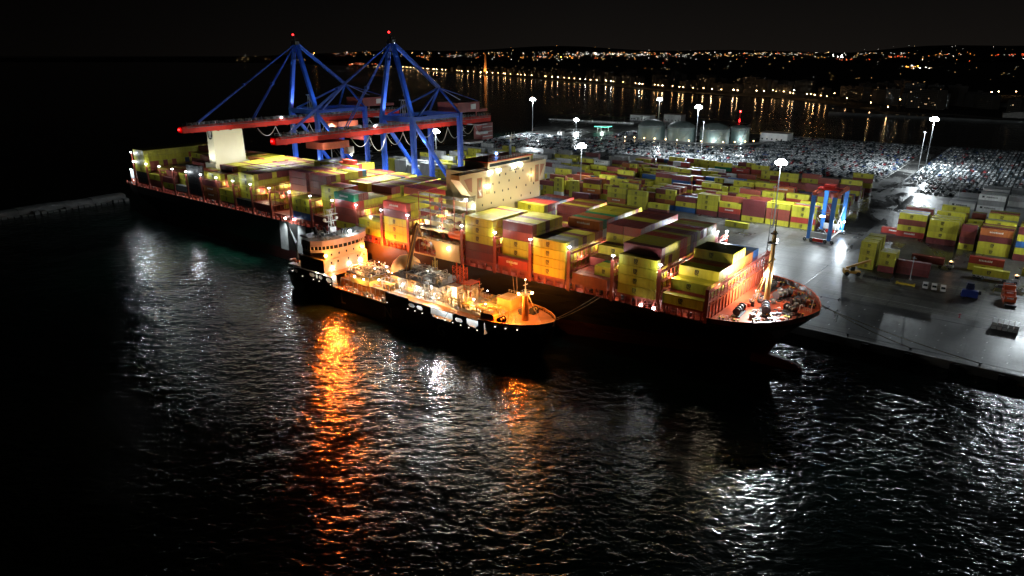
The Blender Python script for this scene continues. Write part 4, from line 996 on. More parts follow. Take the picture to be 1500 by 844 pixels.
# ================================================================== BUNKER SHIP
BB = (-168.0, 157.7, 0.0)
bk_ship = thing('bunker_ship', 'small dark gas bunkering ship with orange-lit decks moored alongside the container ship', 'ship', BB)
def bpart(b, name, mats, parent=bk_ship, smooth=False, recalc=False): return b.build(name, mats, parent, BB, smooth=smooth, recalc=recalc)
BC = 157.7
BWD = [(-229.5,9.2),(-226,10.2),(-220,10.5),(-128,10.5),(-122,10.1),(-117,8.9),(-113,6.9),(-110,4.6),(-108.2,2.2),(-107.4,.1)]
BWL = [(-229.5,7.5),(-218,9.8),(-200,10.4),(-150,10.4),(-135,8.4),(-122,4.4),(-114,1.6),(-110.5,.2),(-107.4,.1)]
BZT = [(-229.5,7.0),(-126.1,7.0),(-126,12.0),(-114,12.35),(-107.4,12.7)]
b = MB(); rg = []
bs_ = sorted(set([a for a,_ in BWD]+[a for a,_ in BWL]+[-126.1,-126.0,-190,-165]))
for s in bs_:
    zt = interp(BZT, s); zl = -1 if s < -112 else interp([(-112,-1),(-109.5,5),(-107.4,11.8)], s); ring = []
    if s < -226: zl = 1.5
    for u in (0,.2,.45,.7,1): 
        z = zl+(zt-zl)*u; q = min(1, max(0, z/9.5)); ring.append((s, interp(BWL,s)+(interp(BWD,s)-interp(BWL,s))*q**1.4, z))
    rg.append(ring)
for sg in (-1,1):
    for r0, r1 in zip(rg, rg[1:]):
        for k in range(4): b.face([(r0[k][0],BC+sg*r0[k][1],r0[k][2]),(r1[k][0],BC+sg*r1[k][1],r1[k][2]),(r1[k+1][0],BC+sg*r1[k+1][1],r1[k+1][2]),(r0[k+1][0],BC+sg*r0[k+1][1],r0[k+1][2])])
r0 = rg[0]; b.face([(s,BC-w_,z) for s,w_,z in r0]+[(s,BC+w_,z) for s,w_,z in reversed(r0)])
hullb = bpart(b, 'hull', bunk_dark, recalc=True)
# side plating above the main deck with its openings
def plate(b, s0, s1, z0f, z1f, holes, t, th=.18, mi=0):
    cuts = sorted(set([s0, s1]+[h[0] for h in holes]+[h[1] for h in holes]))
    for a, c in zip(cuts, cuts[1:]):
        hs = [h for h in holes if h[0] <= a and h[1] >= c]; n = max(1, int((c-a)/6))
        for k in range(n):
            x0, x1 = a+(c-a)*k/n, a+(c-a)*(k+1)/n; zt = min(z1f(x0), z1f(x1))
            segs = [(z0f, zt)]
            for h in hs: segs = [(z0f, h[2]), (h[3], zt)]
            for zz0, zz1 in segs:
                if zz1 > zz0+.02: b.box(x0, x1, t, t+th, zz0, zz1, mi)
    for h in holes:                              # chamfered corners
        r_ = min(1.1, (h[1]-h[0])*.25, (h[3]-h[2])*.45)
        for sx, d in ((h[0],1),(h[1],-1)):
            b.prism_t([(sx,h[2]),(sx+d*r_,h[2]),(sx,h[2]+r_)], t, t+th, mi)
            if h[3] < 20 and h[4]: b.prism_t([(sx,h[3]),(sx+d*r_,h[3]),(sx,h[3]-r_)], t, t+th, mi)
zt_ = lambda s: interp([(-229.5,9.4),(-222,10.6),(-217,11.2),(-199,10.8)], s)
zm_ = lambda s: interp([(-170,12.0),(-159.5,12.2),(-158,10.8),(-130,11.3),(-126,12.0)], s)
for t in (147.2, 168.02):
    b = MB(); rp_ = interp(BWD, -224)
    b = MB(); plate(b, -226.5, -199, 7.0, zt_, [(-224.5,-222.6,8.6,9.9,True),(-221.8,-220,8.6,9.9,True),(-212.8,-209.4,8.9,10.4,True),(-208.8,-207.4,8.9,10.4,True),(-207,-204.8,8.9,10.4,True),(-202.7,-199.4,8.6,10.3,True)], t); bpart(b, 'side_plating', bunk_dark); b = MB()
    plate(b, -170, -126, 7.0, zm_, [(-158.9,-155.9,8.9,10.2,True),(-155.2,-152.2,8.9,10.2,True),(-148.6,-138.9,7.9,10.9,False),(-137.9,-134.7,8.8,10.1,True),(-133,-128.3,8.5,11.2,False)], t)
    bpart(b, 'side_plating', bunk_dark)
    b = MB(); b.box(-199, -170, t, t+.16, 7.0, 7.5); 
    bpart(b, 'side_bulwark', bunk_yel)
sp = MB()
for s in np.arange(-224, -108.5, 3.4):
    w_ = BC-interp(BWD, s)-.05
    if rnd.random() < .72: sp.box(s, s+.32, w_-.05, w_+.2, 7.9 if s < -128 else 10.6, 8.06 if s < -128 else 10.76)
bpart(sp, 'side_port_light', glow('port_light', (1,.85,.65), 1.3))
# decks and inner walls
b = MB(); b.face([(s,BC-interp(BWD,s)+.2,7.02) for s in bs_ if s <= -126]+[(s,BC+interp(BWD,s)-.2,7.02) for s in reversed(bs_) if s <= -126]); bpart(b, 'main_deck', bunk_deck)
bfs = [s for s in bs_ if s >= -126]
b = MB(); b.face([(s,BC-max(.02,interp(BWD,s)-.1),11.25) for s in bfs]+[(s,BC+max(.02,interp(BWD,s)-.1),11.25) for s in reversed(bfs)]); bpart(b, 'forecastle_deck', bunk_deck)
b = MB()
for sg in (-1,1):
    for a, c in zip(bfs, bfs[1:]):
        wa, wc = max(0,interp(BWD,a)-.18), max(0,interp(BWD,c)-.18); za, zc = interp(BZT,a), interp(BZT,c)
        b.face([(a,BC+sg*wa,11.26),(c,BC+sg*wc,11.26),(c,BC+sg*wc,zc+.02),(a,BC+sg*wa,za+.02)])
        b.face([(a,BC+sg*max(0,wa-.2),za+.03),(c,BC+sg*max(0,wc-.2),zc+.03),(c,BC+sg*(wc+.3),zc+.03),(a,BC+sg*(wa+.3),za+.03)])
    for s in np.arange(-125, -108.6, 1.3):
        w_ = interp(BWD,s)-.2; b.add([(s,BC+sg*w_,11.26),(s,BC+sg*(w_-.6),11.26),(s,BC+sg*w_,12.2),(s+.08,BC+sg*w_,11.26),(s+.08,BC+sg*(w_-.6),11.26),(s+.08,BC+sg*w_,12.2)], [(0,1,2),(3,5,4),(1,4,5,2)])
bpart(b, 'bulwark', bunk_deck)
b = MB(); b.box(-170,-126.2,150.6,164.8,7.03,11.0,0); b.box(-199,-170,151.2,164.4,7.03,10.2,1); b.box(-170,-126.2,147.45,150.55,10.82,11.0,1); b.box(-170,-126.2,164.85,168,10.82,11.0,1)
bpart(b, 'cargo_trunk', [inner_grey, bunk_deck])
for s in (-157,-153.6,-145.8,-141.6,-136.3,-130.8): lamp('POINT', (s,149.1,10.4), 230, (.85,.95,1), bk_ship, BB, .2)
for s in (-211,-206,-201): lamp('POINT', (s,149.0,10.2), 160, (1,.92,.75), bk_ship, BB, .2)
b = MB(); b.box(-226,-199.3,149.4,149.6,7.05,11.1); b.box(-226,-199.3,165.8,166,7.05,11.1); bpart(b, 'inner_wall', inner_grey)
ldd = MB(); ldd.bar((-144.6,149,7.1),(-142.6,150.3,11),.9,.12); bpart(ldd, 'inner_stair', dark_steel)
# superstructure
b = MB(); b.box(-226,-199.4,147.5,168,11.2,11.45,1); b.box(-217.5,-203.3,147.35,168,11.46,16.4,0); b.box(-217.0,-203.5,148.6,167.2,16.4,19.4,0)
b.prism([(-217.3,147.3),(-203.3,147.3),(-203.3,168),(-217.3,168)],16.25,16.45,0)
so = bpart(b, 'accommodation_block', [peach, bunk_deck])
b = MB(); b.box(-217.6,-203.7,147.28,147.34,11.4,16.3); b.box(-217.2,-204.2,148.5,148.58,16.45,19.3); b.build('side_shade_panel', mat('brown_side_shade', (.07,.045,.035), .5), so, BB, recalc=False)  # dark brown sheets paint the shade of the unlit port side
b = MB(); arc = [(-212,144.6),(-206.5,144.6),(-203.4,147.5),(-201.6,151.5),(-201.0,157.7),(-201.6,163.9),(-203.4,167.9),(-206.5,170.6),(-212,170.6)]
arc2 = [(s-.8 if s > -210 else s, BC+(t-BC)*.97) for s, t in arc]
b.prism(arc2, 19.4, 20.3, 0); b.prism([(s-.25, BC+(t-BC)*.985) for s, t in arc2], 20.3, 21.9, 1); b.prism(arc, 21.9, 24.0, 2, 3)
n = len(arc2)
for i in range(n-1):
    for k in range(3):
        p = Vector((*arc2[i],0)).lerp(Vector((*arc2[i+1],0)), k/3); b.box(p.x-.12,p.x+.12,p.y-.12,p.y+.12,20.3,21.9,0)
bpart(b, 'wheelhouse', [peach, glass_dark, mat('bridge_roof_fascia', (.52,.42,.42), .5), mat('roof_grey_green', (.16,.17,.15), .6)])
b = MB(); r8 = random.Random(9)
for k in range(34):
    s, t = r8.uniform(-211,-203.5), r8.uniform(149,166); b = MB(); b.box(s,s+r8.uniform(.2,.9),t,t+r8.uniform(.2,.9),24.02,24.0+r8.uniform(.3,1.1),0); bpart(b, 'roof_locker', grey_steel)
b = MB()
for z in (24.6,25.1):
    for i in range(n-1): b.bar((*arc[i],z),(*arc[i+1],z),.06)
for i in range(n-1):
    for k in range(4): p = Vector((*arc[i],0)).lerp(Vector((*arc[i+1],0)),k/4); b.box(p.x-.03,p.x+.03,p.y-.03,p.y+.03,24.02,25.1)
bpart(b, 'roof_railing', grey_steel)
wd_ = MB()
for z, ts in ((17.6,(151,154.5,158,161.4,164.4)),(14.6,(150.5,153.6,158.5,163,166))): 
    for t in ts:
        wd_ = MB(); wd_.box(-203.28 if z < 16 else -203.48, -203.2 if z < 16 else -203.4, t, t+.6, z, z+.8); wd_.build('window', glass_dark, so, BB, recalc=False)
for s in (-215.5,-213,-210,-207): wd_ = MB(); wd_.box(s,s+.5,147.2,147.27,12.6,13.5); wd_.build('window', glass_dark, so, BB, recalc=False)
b = MB(); b.box(-222.6,-216.2,153.2,162,11.46,19.6,0); b.box(-223.2,-215.6,152.6,162.6,19.6,21.6,1); b.box(-223.6,-215.2,152.2,163,21.6,22.1,2); b.tube((-220,157.5,22.1),(-221.2,157.5,24.6),.8,.7,10,2); b.tube((-217.6,160,22.1),(-218.4,160,24.2),.5,.5,8,2)
bpart(b, 'funnel', [peach, mat('funnel_pale_band', (.62,.64,.62), .5), black_paint])
b = MB()
for ds, dt in ((-.9,-.9),(.9,-.9),(.9,.9),(-.9,.9)): b.bar((-210.2+ds,157.6+dt,24.0),(-210.9+ds*.4,157.6+dt*.4,33.0),.18)
for k in range(6):
    z = 24.8+k*1.5; q = 1-k*.1; b.box(-210.6-.9*q,-210.6+.9*q,157.6-.9*q,157.6+.9*q,z,z+.1)
for z, w_ in ((28.5,2.4),(31.0,3.0),(33,1.6)): b.box(-211.4,-210.0,157.6-w_,157.6+w_,z,z+.15); 
for t in (155,156.2,159,160.2): b.tube((-210.7,t,31),(-210.7,t,33.6),.09,.06,5)
b.box(-209.9,-209.5,156.2,159.0,24.6,26.4); b.ball((-210.7,154.9,29.4),.7,8); b.ball((-210.7,160.4,29.4),.7,8)
bpart(b, 'radar_mast', white_paint)
cr = MB()                                       # stern provision crane and rescue boat
cr.tube((-223.5,150.2,11.4),(-223.5,150.2,16.5),.45,.4,8); cr.bar((-223.5,150.2,16.3),(-230.5,151.5,26.5),.55,.5); cr.bar((-223.0,149.6,16.8),(-230.3,151.2,26.8),.15)
bpart(cr, 'stern_crane', grey_steel)
b = MB(); b.ball((-224.4,149.2,12.8),1.0,8,0,.7); b.box(-226.4,-222.4,148.4,150,12.1,12.9); bpart(b, 'rescue_boat', orange_paint)
lh = MB()
for t, z in ((148.3,18.3),(165.6,18.1)): lh.ball((-202.9,t,z),.55,10)
bpart(lh, 'sodium_floodlight', G_SOD)
for t, z in ((148.2,18.3),(165.6,18.1)):
    lamp('SPOT', (-202.0,t,z-.1), 68000 if t < 155 else 22000, SOD, bk_ship, BB, .45, (-190, 130 if t < 155 else 185, 0), 98 if t < 155 else 165, .7); lamp('POINT', (-199.8,t,z), 380, (1,.27,.04), bk_ship, BB, .4)
lh = MB()
for t, z in ((151,12.9),(159,12.9),(164.4,12.9)): lh.ball((-203.0,t,z),.32,8)
lh.ball((-203.4,160.4,25.2),.55,8)
bpart(lh, 'white_floodlight', G_WHITE)
for t in (151,159,164.4): lamp('POINT', (-201.2,t,12.9), 40, (1,.5,.2), bk_ship, BB, .25)
lamp('POINT', (-202.9,160.4,25.6), 900, COOL, bk_ship, BB, .3); lamp('POINT', (-224,151,14.5), 120, (1,.85,.65), bk_ship, BB, .2)
# cargo deck
b = MB(); prof = [(6.6,10.2),(6.6,13.0),(6.2,15.4),(5.0,17.9),(2.9,19.7),(.01,20.4)]
b.lathe([(r_*.95, z) for r_, z in prof], -175.4, 162.6, 28); bpart(b, 'tank_dome', mat('tank_dome_buff', (.62,.37,.14), .5), smooth=True)
b = MB(); b.box(-192,-181.5,150.0,158.5,10.21,12.0,0); b.box(-193,-180.5,149.4,160,13.9,14.15,1)
for s in (-192,-186,-181.2):
    for t in (150,158): b.tube((s,t,12),(s,t,13.9),.12,.12,6,1)
bpart(b, 'compressor_house', [bunk_yel, dark_steel])
b = MB()
for ds in (0,):
    b.box(-171,-166,154,164,11.02,14.5,0); b.box(-160,-151,157,164,11.02,15.2,0); b.box(-149.5,-145.5,156.5,160,11.02,15.8,2); b.box(-165,-161,152,155,11.02,13.2,2)
    b.box(-172.5,-149,151.8,164.6,16.2,16.4,1)
    for s in np.arange(-172,-148,4):
        for t in (152,158,164.4): b.tube((s,t,11.02),(s,t,16.2),.12,.12,5,0)
bpart(b, 'process_module', [mat('module_pale', (.52,.50,.42), .5), dark_steel, white_paint])
def pipes(name, s0, s1, t0, t1, z0, z1, n, seed, m, rmax=.28):
    r = random.Random(seed); q = MB()
    for k in range(n):
        s, t, z = r.uniform(s0,s1), r.uniform(t0,t1), r.uniform(z0,z1); rad = r.uniform(.07,rmax); pts = [(s,t,z0)]
        pts.append((s,t,z)); L_ = r.uniform(2,9)
        if r.random() < .6: pts.append((min(s1,s+L_),t,z))
        else: pts.append((s,min(t1,t+L_*.6),z))
        if r.random() < .6: pts.append((pts[-1][0],pts[-1][1],z0))
        q.path(pts, rad, 6)
        if r.random() < .5: c = r.choice(pts[1:3]); q.tube((c[0],c[1],c[2]-.2),(c[0],c[1],c[2]+.45),rad*2,rad*2,8)
    return bpart(q, name, m)
pipes('deck_piping', -198,-171,151.5,164,10.2,13.4,60,3,pipe_mat); pipes('deck_piping', -170,-140,150.8,164.5,11.0,16.0,190,4,pipe_mat,.2); pipes('deck_piping', -198,-171,151.5,164,10.2,12.6,60,13,bunk_yel,.18); pipes('deck_piping', -139,-127,151,164.5,11.0,12.8,40,5,bunk_yel,.2)
pipes('deck_piping', -172,-150,152,164,16.4,18.2,60,6,pipe_mat,.2)
pipes('valve_cluster', -193,-180.8,149.6,159.5,14.15,16.6,46,8,pipe_mat,.16)
b = MB(); b.bar((-198.5,151,10.0),(-170,151,10.0),.5,.3); 
for z in (8.4,9.6): b.bar((-199,147.4,z-.6),(-170,147.4,z-.6),.08)
for s in np.arange(-198,-170,2.4): b.box(s-.05,s+.05,147.35,147.45,7.5,9.1); b.tube((s,150.2,7.03),(s,150.2,10),.1,.1,5)
for k in range(26):
    s, t = rnd.uniform(-197,-172), rnd.uniform(148,150.6); b.box(s,s+rnd.uniform(.3,1.3),t,t+rnd.uniform(.3,.9),7.03,7.03+rnd.uniform(.4,1.8))
bpart(b, 'walkway', mat('walkway_grey', (.36,.35,.32), .5))
def vent_tower(s, t, z0, z1, w_, name, m, twin=True):
    q = MB()
    for off in ((0, 3.0) if twin else (0,)):
        for ds, dt in ((0,0),(w_,0),(w_,w_),(0,w_)): q.bar((s+ds+off,t+dt,z0),(s+ds+off,t+dt,z1),.16)
        z = z0
        while z < z1-.5:
            for a, c in (((0,0),(w_,0)),((w_,0),(w_,w_)),((w_,w_),(0,w_)),((0,w_),(0,0))):
                q.bar((s+a[0]+off,t+a[1],z),(s+c[0]+off,t+c[1],min(z1,z+1.4)),.09); q.bar((s+a[0]+off,t+a[1],z),(s+c[0]+off,t+c[1],z),.09)
            z += 1.4
        q.tube((s+w_/2+off,t+w_/2,z0),(s+w_/2+off,t+w_/2,z1+1),.3,.25,8)
    return bpart(q, name, m)
vent_tower(-150.6,160.4,11,21.5,1.9,'vent_mast',orange_paint); vent_tower(-163.0,163.4,16.4,20.4,1.2,'vent_mast',bunk_yel,False)
b = MB(); b.box(-146.5,-142.5,160,165,16.2,16.4); b.bar((-142.6,160.2,11),(-142.6,160.2,16.2),.2); b.bar((-142.6,164.8,11),(-142.6,164.8,16.2),.2)
for z in (16.9,17.4): b.bar((-146.5,160,z),(-142.5,160,z),.06); b.bar((-142.5,160,z),(-142.5,165,z),.06)
bpart(b, 'manifold_platform', orange_paint)
# hose crane
b = MB(); b.tube((-170.6,158,10.2),(-170.6,158,16.0),.95,.85,10,0); b.bar((-170.6,158,15.6),(-164.4,158.2,34.2),1.2,1.1,0); b.bar((-164.4,158.2,34.2),(-162.6,159.2,28.4),.45,.45,1); b.tube((-169.8,159,15.8),(-167.2,158.8,25.0),.25,.22,8,1)
b.bar((-164.0,157.6,33.8),(-170.2,157.3,15.8),.14,.14,1)
bpart(b, 'hose_crane', [mat('crane_dark_brown', (.10,.055,.035), .5), bunk_yel])
b = MB()                                        # catwalk rails, boxes and winches towards the bow
b.box(-140,-126.5,152.4,154.2,12.6,12.75,0)
for t in (152.4,154.2):
    for z in (13.2,13.7): b.bar((-140,t,z),(-118,t,z),.06,None,0)
    for k in range(18): b.box(-140+k*1.3,-139.94+k*1.3,t-.03,t+.03,11.2,13.7,0)
for t in (164.6,): 
    for k in range(20):
        s = -147+k*1.2; b.box(s-.03,s+.03,t-.03,t+.03,11,13.0,2)
    for z in (12,12.5,13): b.bar((-147,t,z),(-124,t,z),.06,None,2)
bpart(b, 'catwalk', [bunk_yel, orange_paint, white_paint])
b = MB(); b.box(-131,-125.5,160,165.8,11.02,14.6,0); b.box(-131.2,-125.3,159.8,166,14.6,14.75,0)
for z in (15.2,15.7): b.bar((-131,160,z),(-125.4,160,z),.06,None,1); b.bar((-125.4,160,z),(-125.4,166,z),.06,None,1); b.bar((-131,166,z),(-125.4,166,z),.06,None,1)
for k in range(6): b.box(-131+k*1.1,-130.94+k*1.1,165.95,166.03,14.7,15.7,1); b.box(-125.45,-125.37,160+k*1.15,160.06+k*1.15,14.7,15.7,1)
bpart(b, 'deck_house', [bunk_yel, white_paint])
b = MB(); b.box(-128.4,-123.2,148.6,151.2,11.26,13.3); b.prism_t([(-128.4,13.3),(-123.2,13.3),(-123.8,13.7),(-127.8,13.7)],148.6,151.2); bpart(b, 'store_box', bunk_yel)
for s, t in ((-121.4,150.2),(-121.0,160.5),(-118.6,163)):
    b = MB()
    b.tube((s,t-1.2,12.3),(s,t+1.2,12.3),.55,.55,12,1)
    for e in (-1.2,0,1.2): b.tube((s,t+e-.07,12.3),(s,t+e+.07,12.3),1.0,1.0,14,0)
    b.box(s-1,s+1,t-1.5,t+1.5,11.26,11.5,0); bpart(b, 'mooring_winch', [dark_steel, bunk_yel])
b = MB(); b.tube((-117.2,156.6,11.26),(-117.2,156.6,19.4),1.15,.85,12,0); b.box(-118.4,-116.0,155.2,158.0,19.4,19.6,0)
for z in (20.1,20.6):
    for a, c in (((-118.4,155.2),(-116,155.2)),((-116,155.2),(-116,158)),((-116,158),(-118.4,158)),((-118.4,158),(-118.4,155.2))): b.bar((*a,z),(*c,z),.06,None,1)
b.tube((-117.2,156.6,19.6),(-117.2,156.6,24.2),.22,.12,6,1); b.box(-117.3,-117.1,155.6,157.8,22.6,22.75,1); b.bar((-116.6,157.4,19),(-112,157.6,11.3),.1,None,1)
bpart(b, 'bow_mast', [bunk_deck, white_paint])
lh = MB()
for s, t in ((-118.6,155),(-115.8,158.2)): lh.ball((s,t,19.9),.38,8)
lh.ball((-117.2,156.6,24.3),.2,6)
bpart(lh, 'bow_floodlight', glow('lamp_bow_sodium', (1,.62,.22), 22))
lamp('SPOT', (-118.8,154.8,19.7), 30000, SOD, bk_ship, BB, .35, (-118,138,0), 78, .8); lamp('POINT', (-119.4,154.2,18.9), 2000, (1,.33,.045), bk_ship, BB, .35); lamp('POINT', (-115.2,158.6,19.8), 900, (1,.30,.04), bk_ship, BB, .35); lamp('POINT', (-122.5,158.0,14.6), 420, (1,.45,.08), bk_ship, BB, .25)
lamp('SPOT', (-118.2,158.8,20.4), 3600, (1,.25,.025), bk_ship, BB, .3, (-133,174,27), 130, .7)
lh = MB()
for s, t, z in ((-183.5,149.3,12.9),(-188.5,149.3,12.9),(-178.6,152.0,13.0),(-172.6,156,16.0),(-166.5,152.2,13.8),(-158.5,151.6,14.4),(-153.5,153,15.6),(-146,155.8,14.4),(-137.5,156,13.6)): lh.ball((s,t,z),.3,6)
bpart(lh, 'deck_lamp', G_WHITES)
r3 = random.Random(8)
for k in range(22):
    lh = MB(); lh.ball((r3.uniform(-196,-130), r3.uniform(151,163.5), r3.choice([11.8,12.6,13.6,15.4,16.8])), .17, 6); bpart(lh, 'small_deck_lamp', r3.choice([G_WHITES, G_WHITES, G_WARM]))
for s, t, z, p, c in ((-186,147.9,12.4,260,(1,.45,.14)),(-178.2,150.8,12.6,330,(1,.8,.55)),(-172,153,15.4,420,(1,.95,.8)),(-176,150.8,14,330,(1,.35,.06)),(-162,150.2,15,330,(1,.35,.06)),(-148,150.2,14.5,330,(1,.35,.06)),(-166.5,151.6,13.4,260,(.95,1,.9)),(-158.5,151.2,14.2,330,(.98,1,.88)),(-152.6,152.4,15.2,340,(1,.85,.6)),(-145.6,155,14.2,330,(1,.55,.2)),(-137.5,155.2,13.6,420,(1,.36,.06)),(-131,156,13.6,380,(1,.36,.06)),(-190,153,17.5,1100,(1,.40,.11)),(-185,157,17.6,200,(1,.55,.25)),(-160,158,18.6,220,(1,.95,.8))): lamp('POINT', (s,t,z), p*(2.1 if c[2] < .3 else .8), c, bk_ship, BB, .22)  # three matching amber points amidships are added to warm the deck
lamp('SPOT', (-171.6,150.4,16.4), 5000, COOL, bk_ship, BB, .35, (-168,112,0), 110, .7); lamp('SPOT', (-150.4,151.2,16.2), 6000, COOL, bk_ship, BB, .35, (-146,112,0), 110, .7)
let = mat('bunker_letter', (.42,.36,.28), .6)
for ch, px in (('L', (503,437)), ('N', (567,457)), ('G', (645,483))):
    cu = bpy.data.curves.new('hull_letter', 'FONT'); cu.body = ch; cu.size = 5.6; cu.resolution_u = 2; cu.offset = .07
    to = bpy.data.objects.new('hull_letter_source', cu); C.objects.link(to)
    me = bpy.data.meshes.new_from_object(to.evaluated_get(bpy.context.evaluated_depsgraph_get())); C.objects.unlink(to); bpy.data.objects.remove(to)
    a = (px[0]-750)/1000; v = (422-px[1])/1000; d = (a, cpt+v*spt, -spt+v*cpt); dn = d[0]*UT[0]+d[1]*UT[1]; k = 147.1/dn
    s = k*(d[0]*US[0]+d[1]*US[1]); z = CAMH+k*d[2]
    me.transform(Matrix(((1,0,0,-1.7),(0,0,1,0),(0,1,0,-2.0),(0,0,0,1)))); me.materials.append(let)
    o = bpy.data.objects.new('hull_letter', me); C.objects.link(o); o.parent = bk_ship; o.location = (s-BB[0], 147.12-BB[1], z)
# mooring lines between the two ships and to the quay
def rope(a, c, sag, lab, grp, r=.09):
    q = MB(); pts = []
    for k in range(11):
        u = k/10; p = Vector(a).lerp(Vector(c), u); p.z -= sag*4*u*(1-u); pts.append(p)
    q.path(pts, r, 5); o = q.build('mooring_line', mat('rope_tan', (.48,.36,.22), .8), base=tuple(a)); return tag(o, lab, 'mooring line', grp)
rope((-127.2,165.6,12.6),(-132.5,172.2,18.2),.15,'nearer of the two close mooring lines above the bunker ship deck house','lines between the ships'); rope((-128.6,166.2,12.6),(-134.2,172.2,18.2),.15,'farther of the two close mooring lines above the bunker ship deck house','lines between the ships')
rope((-108.6,160,12.6),(-101.5,172.2,18.1),.4,'upper mooring line from the bunker ship bow','lines between the ships'); rope((-108.1,159,12.5),(-100.2,172.2,18.0),.6,'lower mooring line from the bunker ship bow','lines between the ships')
for i, (a, c) in enumerate([((-45,205,19.0),(-22,227.2,3.2)),((-44.2,203,19.0),(-4,227.2,3.2))]): rope(a, c, .8, ['shorter head line from the red bow to the quay','longer head line from the red bow to the quay'][i], 'head lines to the quay')
for i, s in enumerate((-214,-180,-145)):
    q = MB(); prof = [(.3,-4.2),(1.2,-3.6),(1.5,-2.6),(1.5,2.6),(1.2,3.6),(.3,4.2)]; n_ = 12
    vs = [(s+z, 170.3+r_*math.cos(2*PI*k/n_), .8+r_*math.sin(2*PI*k/n_)) for r_, z in prof for k in range(n_)]
    q.add(vs, [(k*n_+j, k*n_+(j+1)%n_, (k+1)*n_+(j+1)%n_, (k+1)*n_+j) for k in range(5) for j in range(n_)])
    tag(q.build('floating_fender', rubber, base=(s,170.3,0)), 'black floating fender squeezed between the two hulls, %s from the bow' % ORD[2-i], 'fender', 'floating fenders between the ships')
